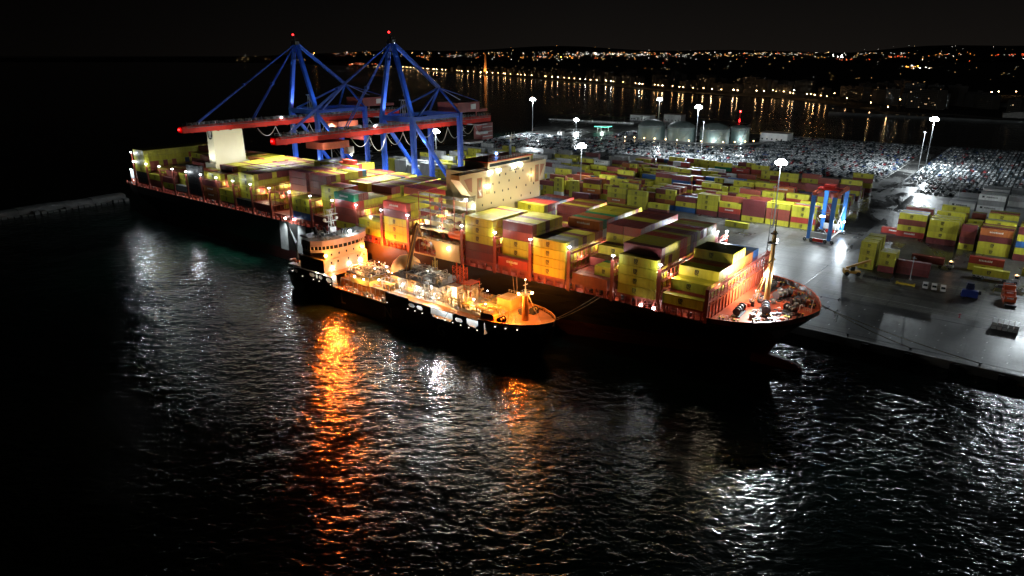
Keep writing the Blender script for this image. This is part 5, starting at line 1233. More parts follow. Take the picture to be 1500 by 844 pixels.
# ================================================================== SHIP-TO-SHORE CRANES
def sts(s1, s2, tip, label, pw=1.0):
    sm = (s1+s2)/2; base = (sm, 245.5, QZ)
    root = thing('gantry_crane', label, 'crane', base, 'blue ship-to-shore cranes')
    P = lambda b, n, m, par=root, sm_=False: b.build(n, m, par, base, recalc=False)
    ZP = 61.0
    for s in (s1, s2):
        for t in (229.3, 262):
            b = MB(); b.box(s-1.3, s+1.3, t-.8, t+.8, QZ+2.2, ZP); b.box(s-.9, s+.9, t-1.05, t+1.05, QZ+2.3, ZP-.1); P(b, 'leg', steel_blue)
            b = MB(); b.box(s-4.2, s+4.2, t-.55, t+.55, QZ+1.0, QZ+2.2)
            for k in range(4): b.tube((s-3.4+k*2.27,t-.3,QZ+.55),(s-3.4+k*2.27,t+.3,QZ+.55),.5,.5,10)
            P(b, 'bogie', dark_steel)
    for t in (229.3, 262):
        b = MB(); b.box(s1+1.31, s2-1.31, t-.7, t+.7, ZP-2.6, ZP-.2); P(b, 'portal_beam', steel_blue); b = MB(); b.box(s1+1.31, s2-1.31, t-.5, t+.5, 16.5, 18.3); P(b, 'portal_beam', steel_blue)
    for s in (s1, s2):
        b = MB(); b.box(s-.6, s+.6, 230.36, 260.94, ZP-1.9, ZP-.3); P(b, 'side_beam', steel_blue); b = MB(); b.box(s-.5, s+.5, 230.36, 260.94, 16.6, 18.0); P(b, 'side_beam', steel_blue)
        b = MB(); b.bar((s, 230.2, ZP-3.2), (s, 261.2, 18.4), 1.5, 1.4); P(b, 'diagonal_brace', steel_blue)
    # apex frame, backstays and forestays
    AP = Vector((sm, 228, 94.5))
    for s in (s1, s2):
        b = MB(); b.bar((s, 229.3, ZP), (sm+(1.0 if s > sm else -1.0), 228, 93.5), 1.9, 1.6); P(b, 'apex_leg', steel_blue)
    b = MB(); b.box(sm-1.9, sm+1.9, 226.8, 229.2, 93.2, 95.0); b.box(sm-.3, sm+.3, 227.7, 228.3, 95, 97.8); b.box(sm-1.6,sm+1.6,226.9,229.1,96,96.12); P(b, 'apex_head', dark_steel)
    for z in (89.5, 86): b = MB(); b.box(sm-2.4, sm+2.4, 227.6, 228.8, z, z+.25); P(b, 'apex_tie', dark_steel)
    ND = Vector((sm, 258.5, 72.8))
    b = MB(); b.bar(AP, ND, 1.6, 1.3); P(b, 'backstay', steel_blue)
    for s in (s1, s2):
        for t in (233, 262):
            b = MB(); b.bar(ND, (s, t, ZP-.3), .85, .8); P(b, 'stay_strut', steel_blue)
    b = MB(); b.bar(ND, (sm+6, 281, 65.5), .3, .3); b.bar(ND, (sm-6, 281, 65.5), .3, .3); P(b, 'rear_tie', steel_blue)
    for dt, zt, w_ in ((169.4, 57.9, .42), (198.7, 57.9, .38)):
        for ds in (-.8, .8):
            b = MB(); b.bar(AP+Vector((ds*.3,0,-.6)), (sm+ds, dt, zt), w_, w_)
            m_ = AP.lerp(Vector((sm+ds, dt, zt)), .55); b.box(m_.x-.5, m_.x+.5, m_.y-.6, m_.y+.6, m_.z-.6, m_.z+.6)
            P(b, 'forestay', steel_blue)
    # boom of two box girders with walkways
    b = MB(); b.box(sm-1.3, sm+1.3, tip, 297.5, 53.7, 56.8)
    for t in np.arange(tip+4, 297, 6.5): b.box(sm-1.33, sm+1.33, t, t+.12, 53.35, 57.04)
    P(b, 'boom_girder', steel_red)
    b = MB()
    for t in np.arange(tip+.6, 297.5, 11.6): b.box(sm-2.3, sm+2.3, t, t+.5, 56.0, 56.4)
    b.box(sm-1.9, sm+1.9, tip-1.4, tip-.02, 53.8, 56.6); P(b, 'boom_tie', steel_red)
    b = MB()
    for ds in (-1.95, 1.95):
        b.box(sm+ds-.5, sm+ds+.5, tip+1, 296, 56.0, 56.12)
        for z in (56.7, 57.3, 58.0): b.bar((sm+ds*1.1, tip+1, z), (sm+ds*1.1, 296, z), .07)
        for t in np.arange(tip+1, 296, 2.2): b.box(sm+ds*1.1-.05, sm+ds*1.1+.05, t, t+.09, 56.1, 58.0+.5*(int(t)%3 == 0))
    rr = random.Random(int(-s1))
    for k in range(70):
        t = rr.uniform(tip+4, 285); b.box(sm-1.2, sm+1.1, t, t+rr.uniform(.2,.9), 57.02, 57.1+rr.uniform(.2,1.1))
    P(b, 'walkway', mat('walkway_steel', (.22,.22,.23), .5))
    b = MB(); b.box(sm-7, sm+7, 264.5, 281.5, 60.4, 65.2, 0); b.box(sm-5, sm+5, 281.51, 290, 59.8, 61.2, 0); b.box(sm+7.01, sm+7.05, 274.5, 278.5, 61.6, 64.2, 1); b.box(sm-5.5, sm+5.5, 282, 289.5, 52.8, 53.3, 2)
    for t in (266, 280): 
        for s in (sm-6, sm+6): b.bar((s, t, 57), (s, t, 60.4), .5)
    P(b, 'machinery_house', [mat('house_dull_red', (.26,.045,.04), .5), white_paint, grey_steel])
    b = MB(); b.box(sm-3, sm+3, 288, 297, 44.5, 53.3, 0); 
    for z in (46, 48.5, 51): b.box(sm+3.02, sm+3.1, 288.4, 296.6, z, z+.3, 1)
    b.box(sm-4, sm+4.5, 276, 287, 43.4, 44.4, 1); b.box(sm+2, sm+4.6, 284, 291, 47.8, 49.2, 1)
    P(b, 'rear_service_frame', [mat('house_deep_red', (.16,.03,.03), .6), grey_steel])
    # cable loops under the boom
    for k in range(9):
        t0 = 199+k*10.4; dp = [4.2,7.0,5.2,6.6,3.6,7.2,6.0,4.6,5.4][k]
        b = MB(); pts = [(sm+2.6, t0+10.4*u/10, 53.3-dp*(1-(2*u/10-1)**2)) for u in range(11)]; b.path(pts, .16, 5); P(b, 'cable_loop', mat('cable_pale', (.26,.26,.25), .6))
    for s in (s1, s2):
        b = MB()
        for k in range(12): z = 19+k*3.4; b.bar((s-1.6 if k%2 else s+1.6, 263.4, z), (s+1.6 if k%2 else s-1.6, 263.4, z+3.4), .12, .5); b.box(s-2.2, s+2.2, 263.0, 264.0, z+3.3, z+3.4); b.bar((s-2.2,264,z+4.4),(s+2.2,264,z+4.4),.06)
        for k in range(22): z = 19+k*1.85; b.box(s-.35, s+.35, 228.28, 228.34, z, z+.08)
        b.box(s-.4, s-.34, 228.28, 228.4, 19, 60); b.box(s+.34, s+.4, 228.28, 228.4, 19, 60)
        P(b, 'stair', grey_steel)
    for t in (236, 247, 256):
        b = MB(); b.bar((s1, t, ZP-.2), (s2, t, ZP-.2), .5, .5); b.bar((s1, t, ZP), (s2, min(261,t+8), ZP), .25, .25); P(b, 'top_brace', steel_blue)
    b = MB(); b.box(sm-4, sm+4, 232, 236, 57.2, 57.4); 
    for ds in (-1.5, 0, 1.5): b.bar((sm+ds-.8, 233, 57.4), (sm+ds, 234, 68), .18); b.bar((sm+ds+.8, 235, 57.4), (sm+ds, 234, 68), .18)
    b.box(sm-2.5, sm+2.5, 233.4, 234.6, 67.6, 68.1); P(b, 'hoist_frame', grey_steel)
    # trolley with its cab
    tr = MB(); t0 = 181.0 if s1 > -300 else 247
    tr.box(sm-5.8, sm+5.8, t0, t0+14, 50.2, 53.1, 0); tr.box(sm-5.9, sm-5.81, t0+.5, t0+7.5, 50.4, 53, 1)
    to = P(tr, 'trolley', [mat('trolley_orange', (.58,.13,.06), .45), mat('trolley_buff', (.55,.35,.15), .5)])
    cb = MB(); cb.box(sm+1.6, sm+4.6, t0+14.2, t0+17.4, 47.0, 50.0, 0); cb.box(sm+1.5, sm+4.7, t0+17.41, t0+17.5, 47.6, 49.6, 1); cb.box(sm-3.4, sm-.6, t0+15.2, t0+16.8, 49.2, 51.4, 0)
    cb.build('cab', [mat('cab_grey', (.4,.36,.33), .5), glass_dark], to, base, recalc=False)
    sp = MB(); ts = t0+18.4
    for ds in (-5.4, 5.4):
        for dt in (-.9, .9): sp.bar((sm+ds, ts+dt, 43.4), (sm+ds*.7, t0+11+dt, 52), .07)
    sp.box(sm-6.2, sm+6.2, ts-1.2, ts+1.2, 41.6, 42.2, 1); sp.box(sm-4, sm+4, ts-.9, ts+.9, 42.2, 43.6, 1)
    P(sp, 'spreader', [dark_steel, mat('spreader_red', (.5,.06,.04), .5)])
    # warning and working lights
    b = MB(); b.ball((sm, tip-2.0, 55.4), .45, 8); P(b, 'warning_light', G_RED); b = MB(); b.ball((sm-.6, 227.6, 98.2), .45, 8); P(b, 'warning_light', G_RED)
    for a in ((s1-.4,s1+.4,227.9,228.5,26.2,26.8),(s2-.4,s2+.4,227.9,228.5,26.2,26.8),(sm+4.2,sm+4.8,t0+15.5,t0+16.1,46.2,46.8),(sm+1.3,sm+1.9,228.3,228.9,92.7,93.3),(sm-.4,sm+1.6,214,214.6,57.2,57.5)): b = MB(); b.box(*a); P(b, 'working_light', G_WHITE)
    for s in (s1, s2): lamp('POINT', (s, 227.2, 26.4), 3200*pw, COOL, root, base, .3)
    for t in (205, 218):
        lamp('SPOT', (sm, t, 53.0), 26000*pw, (.97,1,.92), root, base, .4, (sm+2, t-3, 20), 120, .7)
    lamp('SPOT', (sm, 245, 52.8), 12000*pw, COOL, root, base, .4, (sm, 245, 0), 130, .7)
    lamp('SPOT', (sm+16, 205, 38.0), 5200, (1,.97,.93), root, base, .4, (sm+3.6, 205, 55), 120, .8) if False else None
    lamp('POINT', (sm+4.8, t0+16.4, 46.0), 900, COOL, root, base, .3)
    # added spots without lamp heads, washing boom and legs
    for t in (178, 212, 236, 256): lamp('SPOT', (sm+11.5, t, 47.5), 1700*pw, (1,.98,.95), root, base, .4, (sm+3, t-2, 56), 110, .8)
    for s in (s1, s2): lamp('SPOT', (s+8, 236, 9), 5000*pw, (.9,.95,1), root, base, .4, (s, 232, 40), 80, .8); lamp('SPOT', (s+7, 231, 59), 5500, (.9,.95,1), root, base, .4, (s, 228.5, 76), 70, .8)
    return root
sts(-259.0, -238.2, 162.8, 'nearer blue crane with bright red boom reaching over the container ship')
sts(-332.6, -310.4, 162.0, 'farther blue crane with dim red boom passing above the cream funnel', .8)
# ================================================================== YARD GANTRY
RBASE = (-80.2, 355, QZ)
rt = thing('yard_gantry', 'light blue rubber-tyred yard gantry with orange top beams on wet concrete', 'crane', RBASE)
RP = lambda b, n, m, par=rt: b.build(n, m, par, RBASE, recalc=False)
for t in (343.4, 367):
    for s in (-85.0, -75.6):
        b = MB(); b.add([(s-.8,t-.65,3.9),(s+.8,t-.65,3.9),(s+.8,t+.65,3.9),(s-.8,t+.65,3.9),(s-.95,t-.65,25),(s+.95,t-.65,25),(s+.95,t+.65,25),(s-.95,t+.65,25)], [(0,3,2,1),(4,5,6,7),(0,1,5,4),(1,2,6,5),(2,3,7,6),(3,0,4,7)]); RP(b, 'leg', rtg_blue)
        for ds in (-1.5, 1.5):
            b = MB(); b.tube((s+ds,t-.55,QZ+.82),(s+ds,t+.55,QZ+.82),.8,.8,16,0); b.tube((s+ds,t-.58,QZ+.82),(s+ds,t+.58,QZ+.82),.35,.35,10,1); RP(b, 'wheel', [rubber, grey_steel])
    b = MB(); b.box(-86.6,-74.0,t-.45,t+.45,3.3,4.3,0); b.box(-84.1,-76.5,t-1.1,t-.5,4.6,7.4,1); b.box(-82.6,-78,t-1.3,t-.5,2.9,4.3,2); RP(b, 'sill_beam', [white_paint, mat('cabinet_grey_white', (.62,.63,.63), .5), steel_red])
    b = MB(); b.bar((-84.2,t,17),(-76.4,t,6),.25); b.bar((-84.2,t,17.4),(-76.4,t,17.4),.25); RP(b, 'leg_brace', grey_steel)
for s in (-85.0, -75.6):
    b = MB(); b.box(s-.7,s+.7,342.7,367.7,25.02,26.6,0)
    for z in (27.1,27.6): b.bar((s+1.0,343,z),(s+1.0,367.5,z),.07,None,1)
    for k in range(20): b.box(s+.95,s+1.05,343+k*1.28,343.08+k*1.28,26.6,27.7,1)
    RP(b, 'top_beam', [orange_paint, dark_steel])
b = MB(); b.box(-85.6,-75,350,355,26.7,27.5,0); b.box(-83,-78,350.6,354.4,27.5,29.2,0); b.box(-79,-76.6,350,352.4,22.6,25.4,1); b.box(-76.58,-76.5,350.3,352.1,23.2,25.0,2); RP(b, 'trolley', [steel_red, mat('cab_pale_red', (.6,.2,.18), .5), glass_dark])
b = MB(); b.bar((-75.6,366,17),(-75.6,352,6),.3); b.bar((-75.6,366,6.2),(-75.6,355,17),.3); b.box(-75.9,-75.3,345,366,4.4,4.8); RP(b, 'cross_brace', white_paint)
b = MB(); b.box(-81,-79,343.2,343.9,15,15.6); b.ball((-74.4,364.6,9.4),.45,8); RP(b, 'working_light', G_WHITE)
lamp('SPOT', (-80,342.4,15.3), 3500, COOL, rt, RBASE, .5, (-72,262,0), 120, .7); lamp('SPOT', (-73.4,363.4,9.4), 4000, COOL, rt, RBASE, .4, (-45,200,0), 44, .8); lamp('POINT', (-73.6,364.0,9.2), 1500, COOL, rt, RBASE, .4)
for s in (-86,-74.5): lamp('SPOT', (s,355,24.6), 1800, COOL, rt, RBASE, .5, (s,353,2), 150, .9)
# ================================================================== LIGHT MASTS
def high_mast(s, t, top, power, label, n=8, heads=True, down=.9):
    base = (s, t, QZ); root = thing('light_mast', label, 'light mast', base, 'tall floodlight masts')
    b = MB(); b.tube((s,t,QZ),(s,t,top),.42,.2,10); b.box(s-.8,s+.8,t-.8,t+.8,QZ,QZ+.5); b.build('pole', grey_steel, root, base, recalc=False)
    b = MB(); r_ = 1.5
    for k in range(16):
        a0, a1 = 2*PI*k/16, 2*PI*(k+1)/16; b.bar((s+r_*math.cos(a0),t+r_*math.sin(a0),top),(s+r_*math.cos(a1),t+r_*math.sin(a1),top),.15)
    for k in range(4): a0 = PI*k/2; b.bar((s,t,top),(s+r_*math.cos(a0),t+r_*math.sin(a0),top),.12)
    b.build('lamp_ring', dark_steel, root, base, recalc=False)
    b = MB()
    for k in range(n):
        a0 = 2*PI*k/n; c = (s+2.2*math.cos(a0), t+2.2*math.sin(a0)); b.ball((c[0],c[1],top-.2), .95, 8, 0, .95)
    for k in range(5): a0 = 2*PI*k/5; b.ball((s+1.1*math.cos(a0), t+1.1*math.sin(a0), top+.75), .9, 8)  # upper balls added, and all oversized, to stand in for lamp glare
    b.build('floodlight', G_WHITE if heads else grey_steel, root, base, recalc=False)
    lamp('POINT', (s,t,top-1.3), power*.45, COOL, root, base, .9); lamp('SPOT', (s,t,top-1.5), power*down, COOL, root, base, .9, (s,t,0), 140, .9)
high_mast(-107.2, 359.9, 36.5, 78000, 'tall lit mast before the red and yellow stacks, nearest the yard gantry', down=.15)
high_mast(-235.6, 373.4, 33.6, 8000, 'lit mast rising just right of the cream bridge house')
high_mast(-464.5, 632.0, 41.4, 120000, 'lit mast by the far water left of the tanks, at the car lot corner')
high_mast(-240.5, 562.3, 46.8, 150000, 'tall lit mast in front of the pale storage tanks')
high_mast(-74.5, 616.0, 42.0, 165000, 'lit mast among parked cars beside the wet aisle, rightmost of the masts')
high_mast(-358, 367.2, 35.2, 30000, 'lit mast seen through the legs of the nearer blue crane')
high_mast(-457.9, 712, 14.2, 7000, 'short lit mast at the curved far end of the terminal')
high_mast(-365, 742, 40.0, 42000, 'lit mast behind the storage tanks, seen against the water')
high_mast(-445.5, 340, 40.5, 42000, 'lit mast behind the farther blue crane')
high_mast(9, 351, 37, 30000, 'lit mast beyond the right edge, by the quay road', down=.05)
high_mast(130, 275, 36, 9000, 'lit mast on the quay beyond the right edge')
high_mast(75, 560, 40, 110000, 'lit mast in the car lot beyond the right edge')
lamp('SPOT', (9,349.5,35.6), 15000, COOL, None, radius=.9, target=(4,120,0), angle=58, blend=.6)
for s, t, top, lab in ((-95.5,316,32.0,'thin unlit pole on the wet concrete left of the yard gantry'), (-79.4,618.6,32.2,'thin unlit pole close beside the rightmost lit mast'), (-240,575,34,'thin unlit pole beside the tall mast before the tanks'), (-36,452,25,'thin unlit pole behind the right-hand block'), (-34.6,305.1,12,'short thin pole behind the yellow beam on the quay road')):
    b = MB(); b.tube((s,t,QZ),(s,t,top),.22,.1,8); b.box(s-.5,s+.5,t-.5,t+.5,QZ,QZ+.35); b.ball((s,t,top),.3,6); b.box(s-.9,s+.9,t-.1,t+.1,top-.6,top-.4)
    tag(b.build('antenna_pole', grey_steel, base=(s,t,QZ)), lab, 'pole', 'thin unlit poles')
# ================================================================== TANKS AND SMALL BUILDINGS
def tank(s, t, r, h, dome, label):
    base = (s,t,QZ); root = thing('storage_tank', label, 'tank', base, 'pale storage tanks')
    b = MB(); b.lathe([(r,QZ),(r,QZ+h)], s, t, 48); b.build('shell', tank_paint, root, base, smooth=True, recalc=False)
    b = MB(); b.lathe([(r,QZ+h),(r*.85,QZ+h+dome*.42),(r*.6,QZ+h+dome*.75),(r*.3,QZ+h+dome*.95),(.02,QZ+h+dome)], s, t, 48); b.build('roof', mat('tank_roof_paint', (.10,.125,.115), .6), root, base, smooth=True, recalc=False)
    b = MB()
    for z in (QZ+h-.1, QZ+h*.86, QZ+1.0): b.lathe([(r+.02,z),(r+.32,z),(r+.32,z+.22),(r+.02,z+.22)], s, t, 48)
    for k in range(24): a = 2*PI*k/24; b.box(s+(r+.1)*math.cos(a)-.06,s+(r+.1)*math.cos(a)+.06,t+(r+.1)*math.sin(a)-.06,t+(r+.1)*math.sin(a)+.06,QZ+h,QZ+h+1.1)
    b.lathe([(r+.1,QZ+h+1.05),(r+.18,QZ+h+1.05),(r+.18,QZ+h+1.15),(r+.1,QZ+h+1.15)], s, t, 48)
    b.build('rim_rail', grey_steel, root, base, recalc=False)
    b = MB(); a0 = -1.25
    for k in range(24): a = a0+k*.035; z = QZ+h*k/24; b.box(s+(r+.6)*math.cos(a)-.5,s+(r+.6)*math.cos(a)+.5,t+(r+.6)*math.sin(a)-.4,t+(r+.6)*math.sin(a)+.4,z,z+.15)
    b.build('stair', grey_steel, root, base, recalc=False)
tank(-343, 683, 14.2, 14.5, 6, 'storage tank with pale shell, leftmost of the four behind the cars')
tank(-311, 688, 14.6, 14.0, 6, 'storage tank with pale shell, second from left behind the cars')
tank(-277.5, 695, 14.8, 13.6, 6, 'broad storage tank with a bright lit patch, third from left')
tank(-258.5, 716, 9.2, 13.8, 3, 'smaller brightly lit storage tank, rightmost of the four')
for s, t, p in ((-271,676.5,2600),(-252,704,3200),(-326,669,500),(-294,672,500)): lamp('POINT', (s,t,5.5), p*.5, COOL, None, radius=.3)
for i, (s, t) in enumerate([(-362,660),(-352,662),(-341,663),(-330,665),(-318,666),(-306,668),(-294,670),(-282,673),(-271,676),(-262,680),(-253,688),(-246,698),(-241,708)]):
    b = MB(); b.tube((s,t,QZ),(s,t,5.0),.1,.07,6,0); b.ball((s,t,5.2),.42,6,1)
    tag(b.build('wall_lamp_post', [dark_steel, G_WARM], base=(s,t,QZ), recalc=False), 'small warm lamp at the foot of the tanks, %s from the left' % ORD[i], 'lamp post', 'small lamps round the tank compound')
    if i % 3 == 0: lamp('POINT', (s,t-.8,5.0), 300, WARM, None, radius=.2)
b = MB(); pts = [(-368,655),(-245,676),(-234,712)]
for a, c in zip(pts, pts[1:]): b.bar((*a,3.4),(*c,3.4),.3,1.8)
tag(b.build('tank_compound_wall', concrete, base=(-300,660,0)), 'low concrete wall round the storage tanks', 'wall')
def shed(name, s0, s1, t0, t1, h, m, lab, cat='building', win=True):
    base = ((s0+s1)/2,(t0+t1)/2,QZ); root = thing(name, lab, cat, base)
    b = MB(); b.box(s0,s1,t0,t1,QZ,QZ+h); b.build('wall', m, root, base)
    b = MB(); b.box(s0-.3,s1+.3,t0-.3,t1+.3,QZ+h+.002,QZ+h+.35); b.build('roof', roof_m, root, base)
    if win:
        x = s0+1.5
        while x < s1-2: 
            b = MB(); b.box(x,x+1.6,t0-.05,t0-.01,QZ+1.2,QZ+2.6); b.build('window', glass_dark, root, base); x += 5
shed('warehouse', -246,-218,742,760,8,white_paint,'white warehouse to the right of the storage tanks')
shed('terminal_building', -470,-440,868,884,7,white_paint,'long pale building on the terminal corner behind the tanks')
shed('terminal_building', -425,-400,880,894,9,mat('pale_render', (.5,.49,.46), .7),'pale building just left of the first storage tank, by the far water')
shed('gate_hut', -446,-440,655,660,3.2,white_paint,'small white hut near the far water by the car lot','hut')
root = thing('canopy', 'white open canopy with green lit underside near the tanks', 'canopy', (-424,718,QZ))
b = MB(); b.box(-432,-416,711,725,7.6,8.4); b.build('roof', white_paint, root, (-424,718,QZ))
for s in (-429,-419):
    for t in (714,722): b = MB(); b.tube((s,t,QZ),(s,t,7.6),.25,.25,8); b.build('post', white_paint, root, (-424,718,QZ))
b = MB(); b.box(-432.05,-432.01,711,725,7.7,8.3); b.box(-415.99,-415.95,711,725,7.7,8.3); b.box(-432,-416,710.95,710.99,7.7,8.3); b.build('fascia', glow('canopy_green', (.1,.8,.5), 1.2), root, (-424,718,QZ))
lamp('POINT', (-424,716,7.0), 2200, (.75,1,.85), root, (-424,718,QZ), .4)
b = MB()
for k in range(40): s = -560+k*3.1; t = 800+k*.4; b.box(s,s+2.9,t,t+.3,QZ,QZ+1.9)
tag(b.build('perimeter_wall', white_paint, base=(-500,805,0)), 'white perimeter wall along the far corner of the terminal', 'wall')
k = 0
for i in range(26):
    p = W(-505+lr.uniform(-60,70), 800+lr.uniform(-40,60), QZ); r = palm(p, lr.uniform(.7,1.1)); k += 1
    tag(r, 'dark low palm on the far corner of the terminal left of the tanks', 'palm tree', 'palms on the far corner of the terminal')
# ================================================================== CARS
CARC = {'white':(.72,.72,.72),'silver':(.38,.40,.42),'black':(.012,.012,.014),'grey':(.10,.105,.11),'red':(.35,.02,.02),'blue':(.03,.06,.22)}
CARM = [mat('car_'+k, v, .22, .15, .03) for k, v in CARC.items()]; cnames = list(CARC)
def car_geom():
    prof = [(-2.1,.35),(2.1,.35),(2.15,.75),(1.35,.95),(.75,1.46),(-1.25,1.5),(-2.0,1.0),(-2.15,.7)]
    v, f, m = [], [], []
    for y, k in ((-.88,1),(.88,1)):
        for x, z in prof: v.append((x, y*(.84 if z > 1.2 else 1), z))
    n = len(prof)
    for i in range(n):
        j = (i+1) % n; f.append((i, j, n+j, n+i)); m.append(1 if i in (3, 5) else 0)
    f.append(tuple(range(n-1,-1,-1))); m.append(0); f.append(tuple(range(n,2*n))); m.append(0)
    def quad(p): k = len(v); v.extend(p); f.append((k,k+1,k+2,k+3)); m.append(1)
    for sg in (-1,1): quad([(-1.75,sg*.885,.98),(1.2,sg*.885,.98),(.72,sg*.772,1.40),(-1.22,sg*.772,1.42)])
    for x in (-1.35,1.35):
        for sg in (-1,1):
            k = len(v); r_ = .33
            for a in range(6): v.append((x+r_*math.cos(a*PI/3), sg*.9, .33+r_*math.sin(a*PI/3)))
            f.append(tuple(range(k,k+6))); m.append(2)
    return v, f, m
cv, cf, cmi = car_geom()
def lot(s0, s1, t0, t1, skip):
    out = []; t = t0; row = 0
    while t < t1:
        s = s1; n = 0
        while s > s0:
            n += 1
            if not skip(s, t) and rnd.random() > .05: out.append((s, t, row, n))
            s -= 2.8
        row += 1; t += 5.5 if row % 3 else 9.6
    return out
intank = lambda s, t: (-375 < s < -228 and t > 652 and not (s > -252 and t < 676)) 
lotA = lot(-476, -94.5, 548, 790, lambda s, t: intank(s, t) or (t > 640 and s < -395) or (s < -300 and t > 735) or abs(s+240.5) < 2.5 and abs(t-562) < 4 or (-330 < s < -262 and t < 556) or (-268 < s < -232 and 596 < t < 612))
lotB = lot(-62, 120, 514, 794, lambda s, t: frame_px((s, t, 3))[0] > 1530 or abs(s+74.5) < 3)
lotB += [(s, t, 100+r_, n_) for s, t, r_, n_ in lot(-78.5, -63, 556, 794, lambda s, t: abs(s+76) < 4 and abs(t-617) < 5)]
lotC = lot(-455, -412, 505, 546, lambda s, t: False)
cars = []
for nm, L_ in (('A', lotA), ('B', lotB), ('C', lotC)):
    for s, t, row, n in L_:
        x, y = frame_px((s, t, 3))
        if 0 < x < 1500 and y > 0: cars.append((math.hypot(s, t), s+rnd.uniform(-.12,.12), t+rnd.uniform(-.3,.3), row, n, nm, rnd.choices(range(6), [50,18,16,8,5,3])[0], rnd.random() < .5))
cars.sort(key=lambda c: c[0])
cm0 = {}
for d, s, t, row, n, nm, ci, fl in cars[:300]:
    if ci not in cm0:
        me = bpy.data.meshes.new('parked_car'); me.from_pydata(cv, [], cf)
        for m_ in (CARM[ci], glass_dark, rubber): me.materials.append(m_)
        me.polygons.foreach_set('material_index', cmi); cm0[ci] = me
    o = bpy.data.objects.new('parked_car', cm0[ci]); C.objects.link(o); o.location = W(s, t, QZ+.012); o.rotation_euler = (0, 0, PHI+PI/2+(PI if fl else 0)+rnd.uniform(-.02,.02))
    tag(o, ('%s car parked %s, %s row from the containers, %s along' if row < 100 else '%s car %s, %s short row, %s along') % (cnames[ci], 'left of the wet aisle' if nm == 'A' else 'behind the blue cranes' if nm == 'C' else 'right of the wet aisle' if row < 100 else 'hard against the wet aisle', ordw(row % 100+1), ordw(n)), 'car', 'cars parked in the export lot')
rest = cars[300:]
nv = len(cv); CVA = np.array(cv); allV = np.zeros((len(rest)*nv, 3)); F, M_ = [], []
for i, (d, s, t, row, n, nm, ci, fl) in enumerate(rest):
    p = CVA.copy(); sg = -1 if fl else 1
    allV[i*nv:(i+1)*nv, 0] = s-p[:,1]*sg; allV[i*nv:(i+1)*nv, 1] = t+p[:,0]*sg; allV[i*nv:(i+1)*nv, 2] = p[:,2]+.012
    o_ = i*nv
    for f, m_ in zip(cf, cmi): F.append(tuple(o_+k for k in f)); M_.append(ci if m_ == 0 else 5+m_)
me = bpy.data.meshes.new('distant_cars'); me.from_pydata((allV-np.array([-200,600,0])).tolist(), [], F)
for m_ in CARM+[glass_dark, rubber]: me.materials.append(m_)
me.polygons.foreach_set('material_index', M_)
o = bpy.data.objects.new('distant_cars', me); C.objects.link(o); o.location = W(-200,600,QZ); o.rotation_euler = (0,0,PHI); tag(o, None, None, kind='stuff')
print('cars', len(cars))
# ================================================================== QUAY VEHICLES
def van(s, t, i):
    root = thing('parked_van', 'white van parked on the quay road, %s of the three from the left' % ORD[i], 'van', (s,t,QZ), 'white vans on the quay road', -PI/2+.12)
    def bb(n, m, b): return b.build(n, m, root, recalc=False)
    b = MB(); prof = [(-2.35,.45),(2.3,.45),(2.4,.8),(2.2,1.05),(1.5,1.15),(.85,1.85),(-2.2,1.9),(-2.4,1.2)]
    b.prism_t(prof, -.9, .9); bb('body', white_paint, b)
    b = MB(); b.add([(1.56,-.75,1.2),(1.56,.75,1.2),(.93,.68,1.82),(.93,-.68,1.82)], [(0,1,2,3)]); b.v = [(x+.03,y,z+.02) for x,y,z in b.v]
    for sg in (-1,1):
        k = .91*sg; b.add([(-1.9,k,1.2),(1.35,k,1.2),(.8,k,1.72),(-1.9,k,1.72)], [(0,1,2,3)])
    b.add([(-2.41,-.7,1.3),(-2.41,.7,1.3),(-2.3,.66,1.78),(-2.3,-.66,1.78)], [(0,1,2,3)]); bb('window', glass_dark, b)
    for x in (-1.5,1.5):
        for y in (-.85,.85): b = MB(); b.tube((x,y-.12,.36),(x,y+.12,.36),.36,.36,12,0); b.tube((x,y-.13,.36),(x,y+.13,.36),.18,.18,8,1); bb('wheel', [rubber, grey_steel], b)
    for y in (-.65,.65): b = MB(); b.box(2.36,2.42,y-.15,y+.15,.75,.95); bb('headlight', white_paint, b)
for i, s in enumerate((-28.2,-25.2,-22.2)): van(s, 297.2, i)
